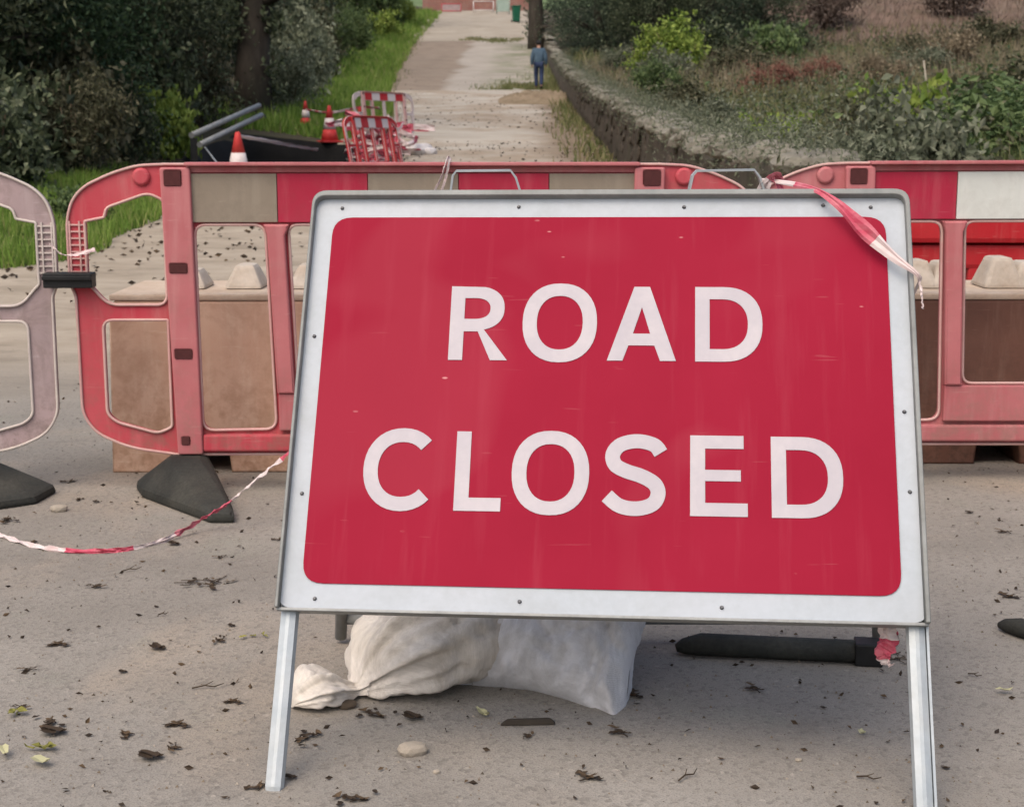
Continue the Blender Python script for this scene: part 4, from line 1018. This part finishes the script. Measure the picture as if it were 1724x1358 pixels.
# ------------------------------------------------------------------ barrier tape
def tape(path, w, n=10, seg=.16, twist=0, phase=0, start=(0, 0, 1), crumple=.002, first=0, cols=None, wf=None, flatc=.12):
    pts = catmull(path, n); v_, f_, mi_ = [], [], []
    dist = 0; rr = random.Random(len(pts))
    for i, p in enumerate(pts):
        d = (pts[min(i + 1, len(pts) - 1)] - pts[max(i - 1, 0)]).normalized()
        up = Vector(start); a = (up - d * up.dot(d)).normalized(); a = Matrix.Rotation(phase + twist * i / len(pts), 3, d) @ a
        ww = w * (1 + (.15 * math.sin(i * 1.7) if flatc > .115 else .06 * math.sin(i * .5))) * (wf(i / (len(pts) - 1)) if wf else 1); b_ = d.cross(a)
        if i: dist += (p - pts[i - 1]).length
        pl_ = flatc * ww
        for q, (u_, h_) in enumerate(((-.5, 0), (-.22, 1.0), (.02, -.35), (.27, .9), (.5, -.1))):
            ph_ = .22 * math.sin(i * .31 + q * 2.1)
            v_.append(p + a * ww * (u_ + .09 * math.sin(i * .23 + q * 1.3)) + b_ * (pl_ * (h_ + ph_ * 2) + rr.uniform(-1, 1) * crumple))
        if i:
            k = 5 * i; c_ = (int(dist / seg) + first) % 2 if cols is None else sum(dist > q for q in cols) % 2
            for q in range(4): f_.append((k - 5 + q, k - 4 + q, k + 1 + q, k + q)); mi_.append(c_)
    return v_, f_, mi_
def tape_obj(name, parts, label):
    V_, F_, I_ = [], [], []
    for p in parts:
        v_, f_, m_ = p; o = len(V_); V_ += v_; F_ += [tuple(k + o for k in q) for q in f_]; I_ += m_
    ob = link(name, mesh_pd(name, V_, F_, False, I_), [M['tape_white'], M['tape_red']]); 
    sm = ob.modifiers.new('thickness', 'SOLIDIFY'); sm.thickness = .0006
    return tag(ob, label, 'tape')
# across the sign's top right corner
Pn = lambda s_, d, t_: SM @ Vector((s_, d, t_ + B0))
k0 = at(1300, 305, 2.80)
tape_obj('barrier_tape', [
    tape([k0 + Vector((-.02, .02, .0)), k0, Pn(.365, -.012, .776), Pn(.405, -.036, .735), Pn(.45, -.034, .685), Pn(.50, -.032, .635), Pn(.540, -.030, .600), Pn(.5445, .0, .592), Pn(.54, .03, .585)], .019, 10, .112, .5, -.1, (.55, .1, .8), .0002, 0, (.118, .325), lambda u: .42 + .85 * math.exp(-((u - .50) / .15) ** 2), .11),
    tape([k0 + Vector((-.012, .0, -.03)), k0 + Vector((-.01, -.012, .0)), k0 + Vector((.006, -.01, .012)), k0 + Vector((.014, .0, -.008))], .018, 6, .04, 1.5, .4),
    tape([k0 + Vector((-.02, .0, -.04)), k0 + Vector((-.022, .0, -.01)), k0 + Vector((-.004, -.006, .006)), k0 + Vector((.02, -.01, -.02))], .016, 6, .05, 1.0, 1.2),
    tape([Pn(.5445, -.02, .602), Pn(.549, -.015, .57), Pn(.550, -.012, .545)], .006, 8, .3, .6, .1)],
    'red and white tape knotted over the top right corner of the sign')
# hanging below the sign
a = SM @ Vector((.462, .03, B0 + .01))
q = [at(1488, 1045, a.y + .02), at(1494, 1075, a.y + .02), at(1486, 1100, a.y + .02), at(1496, 1118, a.y + .02)]
tape_obj('barrier_tape', [tape(q, .030, 8, .035, 1.0, .2, (1, 0, 0), .004), tape([q[0] + Vector((.008, .01, 0)), q[1] + Vector((.012, .01, -.005)), q[2] + Vector((.016, .01, .01))], .022, 8, .03, 1.3, .4, (1, 0, 0), .004, 1)],
         'crumpled end of red and white tape hanging under the right of the sign')
# trailing across the ground at left
gl = [on_ground(-60, 880), on_ground(5, 905), on_ground(90, 928), on_ground(190, 930), on_ground(270, 915)]
for p in gl: p.z = .006
gl += [at(330, 880, 3.86), at(385, 846, 3.9), at(440, 800, 3.93), at(500, 752, 3.96)]
tape_obj('barrier_tape', [tape(gl, .013, 10, .22, 4.0, .9, (0, -.4, 1), .004, 0, (.48, .66, .80, .98, 1.16, 1.24))], 'red and white tape trailing from behind the sign across the tarmac at left')
# tied over the top rail of the barrier
q = [at(728, 330, 4.315), at(742, 300, 4.315), at(752, 272, 4.315), at(756, 268, 4.36), at(757, 300, 4.40)]
q2 = [at(742, 326, 4.312), at(750, 300, 4.312), at(757, 270, 4.315), at(760, 268, 4.36)]
tape_obj('barrier_tape', [tape(q, .010, 8, .5, 1.2, .9, (1, 0, 0), .001), tape(q2, .007, 8, .5, .6, .4, (1, 0, 0), .001)], 'pale strip of tape tied over the top rail of the middle barrier')
# tied at the clip
q = [at(84, 410, 4.31), at(105, 428, 4.30), at(130, 428, 4.30), at(160, 420, 4.31)]
tape_obj('barrier_tape', [tape(q, .012, 8, .5, 2, .8, (0, 0, 1), .002)], 'thin pale tape tied between the two left barriers above the clip')

# ------------------------------------------------------------------ sandbags
from mathutils import noise as mnoise
def crease(p, k, a):
    q = Vector(p) * k; q += Vector((mnoise.noise(q * .7), mnoise.noise(q * .7 + Vector((5, 1, 2))), 0)) * .8
    return -a * max(0, 1 - abs(mnoise.noise(q)) * 5) ** 2 - .6 * a * max(0, 1 - abs(mnoise.noise(q * 2.1 + Vector((3, 7, 1)))) * 5) ** 2
def wrinkle(p, k, a): return a * mnoise.fractal(Vector(p) * k, .9, 2.0, 4)
# tied bag: gathered neck at lower left, body to upper right
n0p = on_ground(503, 1190); n1p = on_ground(800, 1122)
ax = (Vector((n1p.x, n1p.y, 0)) - Vector((n0p.x, n0p.y, 0))); axl = ax.length
prof_b = [(-.02, .000), (-.015, .026), (.02, .046), (.06, .040), (.095, .022), (.112, .020), (.125, .044), (.15, .080), (.20, .108), (.28, .124), (.34, .122), (.40, .104), (.44, .078), (.465, .045), (.475, .0)]
NS = 84; vb, fb = [], []
PR = catmull([(a, r_, 0) for a, r_ in prof_b], 8)
for i, p in enumerate(PR):
    a, r_ = p.x, max(p.y, .0005)
    gather = math.exp(-((a - .115) / .13) ** 2)
    lift = .02 * float(sstep(.1, .5, a))
    for k in range(NS):
        th = 2 * math.pi * k / NS; fold = 1 + gather * (.15 * math.sin(7 * th + 1 + 3 * a) + .10 * math.sin(13 * th + 2.2 + 5 * a)) 
        rr_ = r_ * fold
        y_ = math.cos(th) * rr_ * (1.15 if a > .12 else 1.3); z_ = math.sin(th) * rr_ * (.80 if a > .12 else .7)
        q = Vector((a, y_, z_ + r_ * .60 + lift + .004))
        d = wrinkle((a * 1.2, y_, z_), 13, .005) + wrinkle((a, y_ * 1.3, z_), 6, .016) + crease((a * .7, y_ * 1.3, z_ * 1.3), 8, .008)
        n_ = Vector((0, math.cos(th), math.sin(th))); q += n_ * d * min(1, r_ / .05)
        q.z = max(q.z, .004 + .3 * max(0, q.z) * 0)
        vb.append(q)
for i in range(len(PR) - 1):
    for k in range(NS):
        a_ = i * NS + k; b2_ = i * NS + (k + 1) % NS; fb.append((a_, b2_, b2_ + NS, a_ + NS))
bag1 = empty('sandbag', (n0p.x + .005, n0p.y, 0), math.atan2(ax.y, ax.x) , 'cream sandbag tied at the neck, lying under the left of the sign', 'sandbag', 'sandbags weighing down the sign')
SCB = 1.0
link('sack', mesh_pd('sack', [p * SCB for p in vb], fb, True), M['bag_cream'], bag1)
# pillow-shaped bag
NU = 80; vb, fb = [], []
hw, hl, th_ = .192, .245, .098
def pil(u, v, side):
    pin = 1 - .20 * (1 - abs(v) ** 1.5) * abs(u) ** 3; pin2 = 1 - .17 * (1 - abs(u) ** 1.5) * abs(v) ** 3
    x_ = u * hw * pin; y_ = v * hl * pin2
    z_ = th_ * ((1 - abs(u) ** 2.6) * (1 - abs(v) ** 2.6)) ** .42
    cr = (abs(u) * abs(v)) ** 2
    fold = .006 * math.sin(18 * u + 9 * v) * cr * 3 + .005 * math.sin(22 * (u - v)) * (abs(v) ** 4) * (1 - cr)
    w_ = wrinkle((x_, y_, side), 10, .011) + wrinkle((x_ * 2.6, y_ * .8, side * 2), 14, .006) + crease((x_, y_ * .7, side), 10, .010)
    return Vector((x_, y_, side * z_ + (fold + w_) * (1 if z_ > .004 else .3)))
for side in (1, -1):
    o_ = len(vb)
    for j in range(NU):
        for i in range(NU): vb.append(pil(-1 + 2 * i / (NU - 1), -1 + 2 * j / (NU - 1), side))
    for j in range(NU - 1):
        for i in range(NU - 1):
            a_ = o_ + j * NU + i; q = (a_, a_ + 1, a_ + NU + 1, a_ + NU); fb.append(q if side > 0 else q[::-1])
me = mesh_pd('sack', vb, fb, True); bm = bmesh.new(); bm.from_mesh(me); bmesh.ops.remove_doubles(bm, verts=bm.verts, dist=.0022); bmesh.ops.recalc_face_normals(bm, faces=bm.faces); bm.to_mesh(me); bm.free()
pc = on_ground(910, 1178)
bag2 = empty('sandbag', (pc.x + .058, pc.y + .165, 0), R(-25), 'greyish white pillow-shaped sandbag leaning behind the middle of the sign', 'sandbag', 'sandbags weighing down the sign')
link('sack', me, M['bag_white'], bag2, (0, 0, .150), (R(46), R(3), 0))

# ------------------------------------------------------------------ black rubber pieces on the road
def bar_piece(pa, pb, r, label, collar=False, rounded=True):
    d = (pb - pa); L = d.length; an = math.atan2(d.y, d.x)
    e = empty('rubber_bar', (pa.x, pa.y, 0), an, label, 'rubber bar')
    pts = [(0, 0, r * .55), (.015, 0, r * .75), (.05, 0, r), (L, 0, r)] ; rad = [r * .35, r * .7, r, r] 
    MB().tube(pts, rad, 12).build('bar', M['rubber'], e)
    if collar: MB().box((L - .02, 0, r * 1.02), (.055, r * 2.3, r * 2.02), bev=.004).build('collar', M['black_plastic'], e)
    return e
bar_piece(on_ground(1138, 1100), on_ground(1478, 1116), .023, 'black rubber bar with a square collar lying under the right of the sign', True)
bar_piece(on_ground(1682, 1060), on_ground(1770, 1088), .020, 'short end of a black rubber bar at the right edge of the road')

# ------------------------------------------------------------------ litter on the tarmac
def leaf_piece(mb_v, mb_f, c, L, w_, an, curl, rr):
    """a crumpled leaf of eight faces"""
    ca, sa = math.cos(an), math.sin(an); o_ = len(mb_v)
    tl = rr.uniform(-.5, .5)
    for i in range(5):
        t_ = i / 4; ww = w_ * math.sin(math.pi * (.08 + .84 * t_)) * .5; x_ = (t_ - .5) * L
        zz = c[2] + .001 + curl * (t_ - .5) ** 2 * 4 * L * .4 + rr.uniform(0, .16) * L; ww *= rr.uniform(.55, 1.25); x_ += rr.uniform(-.1, .1) * L
        for k in (-1, 0, 1):
            y_ = k * ww; z2 = zz + abs(k) * ww * rr.uniform(-.1, .7)
            mb_v.append((c[0] + x_ * ca - y_ * sa, c[1] + x_ * sa + y_ * ca, z2))
    for i in range(4):
        for k in range(2):
            a = o_ + i * 3 + k; mb_f.append((a, a + 1, a + 4, a + 3))
def litter_mesh(seed, n, spread, L, twigs, name='leaf_clump'):
    rr = random.Random(seed); v_, f_ = [], []
    for _ in range(n):
        leaf_piece(v_, f_, (rr.gauss(0, spread), rr.gauss(0, spread * .6), rr.uniform(0, .006)), L * rr.uniform(.6, 1.3), L * rr.uniform(.3, .6), rr.uniform(0, 6.28), rr.uniform(.0, .45), rr)
    me = mesh_pd(name, v_, f_)
    if twigs:
        mb = MB(); mb.bm.from_mesh(me)
        for _ in range(twigs):
            an = rr.uniform(0, 6.28); l_ = spread * rr.uniform(1.5, 3.5); x_, y_ = rr.gauss(0, spread * .6), rr.gauss(0, spread * .4)
            mb.tube([(x_ - math.cos(an) * l_ / 2, y_ - math.sin(an) * l_ / 2, .003), (x_ + rr.uniform(-.005, .005), y_, rr.uniform(.003, .012)), (x_ + math.cos(an) * l_ / 2, y_ + math.sin(an) * l_ / 2, .004)], .0013, 4)
        me2 = mb.mesh(name); return me2
    return me
LM = [litter_mesh(40 + i, n, sp, L, tw) for i, (n, sp, L, tw) in enumerate(((7, .012, .026, 1), (5, .010, .022, 2), (9, .016, .024, 1), (4, .008, .028, 0), (14, .032, .026, 5)))]
for m_ in LM: m_.materials.append(M['litter_dark'])
GD = 'dead leaf clumps scattered on the tarmac'
clumps = [(95, 1082, 0, 1, 'left of the sign, below the dusty patch'), (262, 1088, 3, 1.2, 'midway between the left edge and the sign leg'), (370, 1075, 1, 1, 'nearest the lower left corner of the sign'),
    (205, 1128, 3, .6, 'small, left of the sign leg by the mossy patch'), (48, 1125, 1, .8, 'near the left edge, level with the tied sandbag'), (82, 1215, 2, 1, 'upper of a stacked pair by the left edge'), (84, 1232, 3, 1.5, 'lower and longer of a stacked pair by the left edge'),
    (34, 1188, 1, .8, 'half green, close to the left edge'), (213, 1233, 0, .8, 'in the middle of the lower left road'), (295, 1217, 0, 1, 'halfway to the left sign leg, compact'), (292, 1256, 1, .9, 'twiggy, halfway to the left sign leg'),
    (248, 1273, 3, 1.4, 'long and flat at the lower left'), (390, 1178, 0, .8, 'just left of the sign leg'), (350, 978, 4, 1, 'biggest and loosest, above the left leg of the sign'), (160, 985, 1, 1.1, 'below the trailing tape'),
    (290, 913, 3, 1.1, 'touching the trailing tape'), (56, 912, 0, .9, 'above the trailing tape at the left'), (262, 1018, 3, .4, 'tiny, above the thin stick at left'), (388, 1050, 3, .6, 'tiny, under the lower left corner of the sign'),
    (515, 1240, 2, 1, 'just right of the left sign leg'), (690, 1206, 3, 1.3, 'in front of the gap between the sandbags'), (630, 1200, 2, 1, 'under the tied sandbag'), (888, 1237, 1, .7, 'small, below the piece of bark'),
    (1043, 1232, 1, 1.1, 'below the right corner of the pillow sandbag'), (993, 1307, 0, 1, 'compact, at the bottom middle of the road'), (595, 1342, 2, 1, 'at the bottom edge right of the left sign leg'),
    (1270, 1158, 1, 1, 'in front of the black rubber bar'), (1068, 1168, 0, 1, 'tucked against the right of the pillow sandbag'), (1700, 1002, 0, 1.1, 'above the black bar end at the right edge'), (1510, 1104, 4, .6, 'beside the hanging end of tape'),
    (1540, 1168, 1, .8, 'against the right sign leg'), (436, 1322, 0, .8, 'at the foot of the left sign leg'), (487, 1306, 3, .7, 'right of the foot of the left sign leg'), (118, 808, 0, 1, 'behind the trailing tape near the left barrier'),
    (160, 842, 3, .7, 'between the two rubber feet, right one'), (132, 838, 0, .7, 'between the two rubber feet, left one'), (10, 873, 2, 1.2, 'below the rubber foot at the left edge'), (1690, 893, 1, 1, 'at the right edge below the right barrier'),
    (1590, 1290, 3, .5, 'tiny, right of the right sign leg'), (1385, 1188, 3, .4, 'tiny, left of the yellow leaf'), (372, 935, 1, .8, 'small, right of where the tape lifts off the ground'), (470, 905, 0, .7, 'half hidden beside the left edge of the sign'), (1630, 860, 3, .8, 'on the shaded road under the right barrier')]
for px, py, k, s_, lab in clumps:
    p = on_ground(px, py + 4); o = link('leaf_clump', LM[k], None, None, (p.x, p.y, .0008), (0, 0, rng.uniform(-.5, .5) if k == 3 else rng.uniform(0, 6.28)))
    s_ *= .88; o.scale = (s_ * (1.25 if k == 3 else 1.1), s_, s_ * .8); tag(o, 'dark dead leaf clump ' + lab, 'leaf clump', GD)
# distinct leaves, sticks, stones
def single(name, me, m, px, py, label, cat, s_=1, rz=0, dz=.0008):
    p = on_ground(px, py); me.materials.append(m); o = link(name, me, None, None, (p.x, p.y, dz), (0, 0, rz)); o.scale = (s_, s_, s_); return tag(o, label, cat)
single('leaf', litter_mesh(60, 2, .006, .034, 0, 'leaf'), M['litter_pale'], 815, 1206, 'yellow-green curled leaf below the pillow sandbag', 'leaf')
single('leaf', litter_mesh(61, 2, .005, .024, 0, 'leaf'), M['litter_pale'], 1455, 1238, 'small bright yellow leaf left of the right sign leg', 'leaf')
single('leaf', litter_mesh(62, 1, .001, .06, 0, 'leaf'), M['litter_pale'], 68, 1288, 'long pale leaf at the lower left edge', 'leaf', 1, .1)
single('leaf', litter_mesh(63, 1, .001, .05, 0, 'leaf'), M['litter_pale'], 8, 1272, 'pale leaf cut by the left edge of the road', 'leaf', 1, .5)
single('leaf', litter_mesh(64, 3, .010, .03, 0, 'leaf'), M['litter_green'], 70, 1264, 'greenish leaf tuft above the long pale leaf', 'leaf')
single('leaf', litter_mesh(65, 1, .001, .035, 0, 'leaf'), M['litter_pale'], 1692, 1168, 'pale narrow leaf at the right edge of the road', 'leaf', 1, -.3)
single('leaf', litter_mesh(66, 4, .02, .022, 0, 'leaf'), M['litter_green'], 430, 1075, 'strip of yellowing leaf bits left of the sign', 'leaf')
single('leaf', litter_mesh(67, 3, .010, .026, 1, 'leaf'), M['litter_green'], 22, 1205, 'yellow-green leaf scraps at the left edge', 'leaf')
single('bark_piece', MB().hull([(-.05, -.006, 0), (.05, -.007, 0), (.052, .007, 0), (-.048, .006, 0), (-.04, -.003, .010), (.045, -.004, .009), (.04, .004, .011), (-.035, .004, .010)], .002).mesh('bark_piece'), M['bark'], 888, 1219, 'strip of dark bark in front of the pillow sandbag', 'bark', 1, .05)
for px, py, L, rz, lab in ((222, 962, .05, .35, 'dark forked twig below the trailing tape'), (275, 1037, .022, .0, 'short straight twig in the middle of the left road'), (1160, 1310, .05, .7, 'thin bent twig on the lower right road'), (1462, 1314, .04, -.5, 'thin twig near the right sign leg'), (1640, 1140, .03, -1.0, 'thin twig right of the right sign leg'), (350, 1160, .06, .1, 'hair-thin twig left of the left sign leg')):
    mb = MB(); mb.tube([(-L / 2, 0, .003), (-L * .1, L * .08, .006), (L * .2, -.02 * L, .005), (L / 2, L * .12, .008)], [.0016, .0014, .0012, .0007], 5); mb.tube([(-L * .1, L * .08, .006), (L * .15, L * .25, .010)], [.001, .0006], 5)
    single('twig', mb.mesh('twig'), M['litter_dark'], px, py, lab, 'twig', 1, rz)
for px, py, s_, sd_, m_, lab in ((695, 1267, .030, 5, 'pebble', 'smooth pale pebble in front of the tied sandbag'), (100, 860, .030, 6, 'pebble', 'pale stone below the left barriers'), (735, 1300, .008, 7, 'pebble', 'tiny pale stone chip at the bottom of the road'), (585, 1190, .022, 9, 'clod', 'brown mud clod at the neck of the tied sandbag'), (1345, 1280, .008, 8, 'pebble', 'tiny pale stone chip left of the right sign leg')):
    me = rock(sd_, 2, .12, (1.3, 1, .62)); single('pebble' if m_ == 'pebble' else 'mud_clod', me, M[m_], px, py, lab, 'stone' if m_ == 'pebble' else 'mud clod', s_ * 1.1, .4, s_ * .25)
C = np.stack([rng.uniform(-.42, .42, 1500), rng.uniform(2.0, 6.5, 1500), np.full(1500, .004)], -1); C[:, 0] *= C[:, 1]
v_, f_ = leaf_arrays(C, .010, .5, .85, .8)
tag(link('leaf_crumbs', mesh_pd('leaf_crumbs', v_, f_), M['litter_dark']), 'tiny crumbs of dead leaf strewn over the near tarmac', None, kind='stuff')
# grit and crumbs, flakes of leaf
vv, ff = [], []
for _ in range(4200):
    y_ = 2.0 + 5.5 * random.random() ** 1.4; x_ = random.uniform(-.40, .40) * y_; s_ = .001 + .0026 * random.random() ** 3
    o_ = len(vv)
    for dx, dy, dz in ((-1, -.8, 0), (1, -1, 0), (.2, 1, 0), (.1, -.1, 1.1)): vv.append((x_ + dx * s_ * random.uniform(.6, 1.3), y_ + dy * s_, .0003 + dz * s_))
    ff += [(o_, o_ + 1, o_ + 3), (o_ + 1, o_ + 2, o_ + 3), (o_ + 2, o_, o_ + 3)]
gm = leafmat('grit', [(0, (.05, .04, .03)), (.5, (.16, .125, .09)), (.85, (.20, .17, .135)), (1, (.32, .28, .23))], .9, 0)
tag(link('grit', mesh_pd('grit', vv, ff), gm), 'fine grit and crumbs strewn over the tarmac', None, kind='stuff')

# ------------------------------------------------------------------ road works beyond: cones, railing, heap of barriers
def cone(name, x, y, z, h, label, rz=0, tilt=0):
    e = empty(name, (x, y, z), rz, label, 'traffic cone', 'traffic cones by the hole'); e.rotation_euler = (tilt, 0, rz)
    r0, r1 = h * .25, h * .04; rr = lambda t_: r0 + (r1 - r0) * t_
    MB().box((0, 0, .02), (h * .58, h * .58, .04), bev=.012).build('base', M['cone_red'], e)
    MB().tube([(0, 0, .035), (0, 0, h * .36)], [rr(0), rr(.36)], 18).build('lower_body', M['cone_red'], e)
    MB().tube([(0, 0, h * .36), (0, 0, h * .66)], [rr(.36) + .004, rr(.66) + .004], 18).build('white_sleeve', M['cone_white'], e)
    MB().tube([(0, 0, h * .66), (0, 0, h * .98), (0, 0, h)], [rr(.66), rr(.98), rr(1) * .7], 18).build('tip', M['cone_red'], e)
    return e
def gz_(x, y): return float(land(x, y)) + .012
c = at(400, 222, 19.6); cone('traffic_cone', c.x, 19.6, gz_(c.x, 19.6), c.z - gz_(c.x, 19.6), 'traffic cone standing left of the hole, below the metal railing', .3)
c = at(554, 178, 30.05); cone('traffic_cone', c.x, 30.05, gz_(c.x, 30.05), c.z - gz_(c.x, 30.05), 'traffic cone standing at the far edge of the hole, middle', .5)
c = at(514, 170, 33); cone('traffic_cone', c.x, 33, gz_(c.x, 33), c.z - gz_(c.x, 33), 'traffic cone half lost in the grass left of the others', .1, .06)
c = at(606, 180, 30.2); cone('traffic_cone', c.x, 30.2, gz_(c.x, 30.2), c.z - gz_(c.x, 30.2), 'traffic cone beside the heap of red and white barriers', .8)
# broken railing
e = empty('metal_railing', at(380, 240, 22.4).xy.to_3d() + Vector((0, 0, float(land(-4.8, 22.4)))), 0, 'broken grey metal railing of two slanting bars at the left of the hole', 'railing')
W_ = lambda p: p - e.location
for a, b_ in (((322, 228, 22), (436, 178, 24.5)), ((336, 244, 22), (440, 194, 24.5))):
    MB().tube([W_(at(*a)), W_(at(*b_))], .045, 8).build('rail', M['galv_dark'], e)
for px, pyt, Y in ((326, 232, 22.05),):
    p = at(px, pyt, Y); MB().box(W_(Vector((p.x, p.y, (p.z + float(land(p.x, p.y)) - .5) / 2))), (.09, .07, p.z - float(land(p.x, p.y)) + .5)).build('post', M['black_plastic'], e)
p = at(345, 248, 22); q = at(368, 278, 21.6); MB().tube([W_(p), W_(q), W_(Vector((q.x + .1, 21.4, float(land(q.x, 21.4)) + .02)))], .012, 5).build('brace', M['galv'], e)
# slack tape from cone to the heap
tape_obj('barrier_tape', [tape([at(402, 229, 19.6), at(440, 236, 21), at(490, 245, 23.5), at(535, 252, 26)], .05, 8, 9, .4, .2)], 'slack white tape sagging from the cone across the hole')
tape_obj('barrier_tape', [tape([at(514, 184, 33), at(555, 190, 30.3), at(606, 181, 30.8), at(640, 182, 28.5)], .05, 8, .5, .4, .2)], 'thin tape strung between the cones beyond the hole')
# heap of plastic barriers and netting along the right of the hole
def heap_barrier(p, rz, tx, ty, bands, label, mats=None):
    e = barrier('plastic_barrier', (p.x, p.y, p.z), rz, mats or (M['bright_red'], M['cone_red'], M['cone_white']), bands, label, (True, True), 0, 'barriers heaped round the hole', (me_footR, me_footR))
    e.rotation_euler = (tx, ty, rz); return e
hx = lambda px, Y: Vector((at(px, 260, Y).x, Y, gz_(at(px, 260, Y).x, Y)))
br_, wh_ = M['bright_red'], M['cone_white']
heap_barrier(hx(664, 25.2), R(80), 0, 0, (br_, wh_, br_, wh_, br_), 'red and white barrier standing along the right side of the hole, nearer')
heap_barrier(hx(668, 28.6), R(64), 0, 0, (wh_, br_, wh_, br_, wh_), 'red and white barrier along the right side of the hole, further', (M['net'], M['cone_red'], M['net']))
heap_barrier(hx(652, 30.6), R(58), R(-6), 0, (br_, wh_, br_, wh_, br_), 'red and white barrier across the far right end of the hole', (M['net'], M['panel_rim'], M['net']))
heap_barrier(hx(640, 22.6), R(72), R(-10), 0, (wh_, br_, wh_, br_, wh_), 'red and white barrier leaning across the near end of the hole')
# crumpled netting
C = []
for _ in range(34):
    p = at(random.uniform(618, 682), random.uniform(206, 268), random.uniform(24, 28.5)); p.z = max(p.z, gz_(p.x, p.y) + .05)
    mbp = [p + Vector((random.gauss(0, .24), random.gauss(0, .3), random.gauss(0, .12))) for _ in range(5)]
    C.append(tape(mbp, random.uniform(.02, .10), 5, random.uniform(.2, .6), random.uniform(0, 4), 0, (0, 0, 1), .02, random.randint(0, 1)))
tag(tape_obj('netting', C, 'tangle of torn red and white netting draped over the heaped barriers'), kind='stuff')
# white sack lumps at the heap's foot
for px, py, s_, lab in ((706, 250, .32, 'white rubble sack at the foot of the heaped barriers'), (722, 262, .2, 'small white rubble sack right of the larger one')):
    Y = 27.0; p = at(px, py, Y); me = rock(int(px), 2, .2, (1.2, 1, .7)); me.materials.append(M['white_paint'])
    o = link('rubble_sack', me, None, None, (p.x, Y, gz_(p.x, Y) + s_ * .25), (0, 0, 1)); o.scale = (s_ * 1.3, s_, s_); tag(o, lab, 'sack')
# shovelled earth ridge on the concrete beside the wall
v_, f_ = [], []
for j in range(24):
    for i in range(30):
        x_ = -.5 + 2.2 * i / 29; y_ = 45.5 + 5.5 * j / 23; u_ = (i / 29 * 2 - 1); w_ = (j / 23 * 2 - 1)
        v_.append((x_, y_, float(land(x_, y_)) + .03 + .34 * max(0, 1 - (max(-u_, .3 * u_)) ** 2) * max(0, 1 - w_ * w_) * (.6 + .5 * random.random()) - .05 * (abs(w_) > .95 or abs(u_) > .97)))
for j in range(23):
    for i in range(29): a = j * 30 + i; f_.append((a, a + 1, a + 31, a + 30))
em = mottled('dry_earth_heap', (.20, .145, .09), (.31, .24, .16), 1.6, .95, .6, 9, (.14, .11, .06), 1.2, .7, 'World')
tag(link('earth_ridge', mesh_pd('earth_ridge', v_, f_, True), em), 'low ridge of dry tan earth heaped on the road beside the wall', 'earth heap')
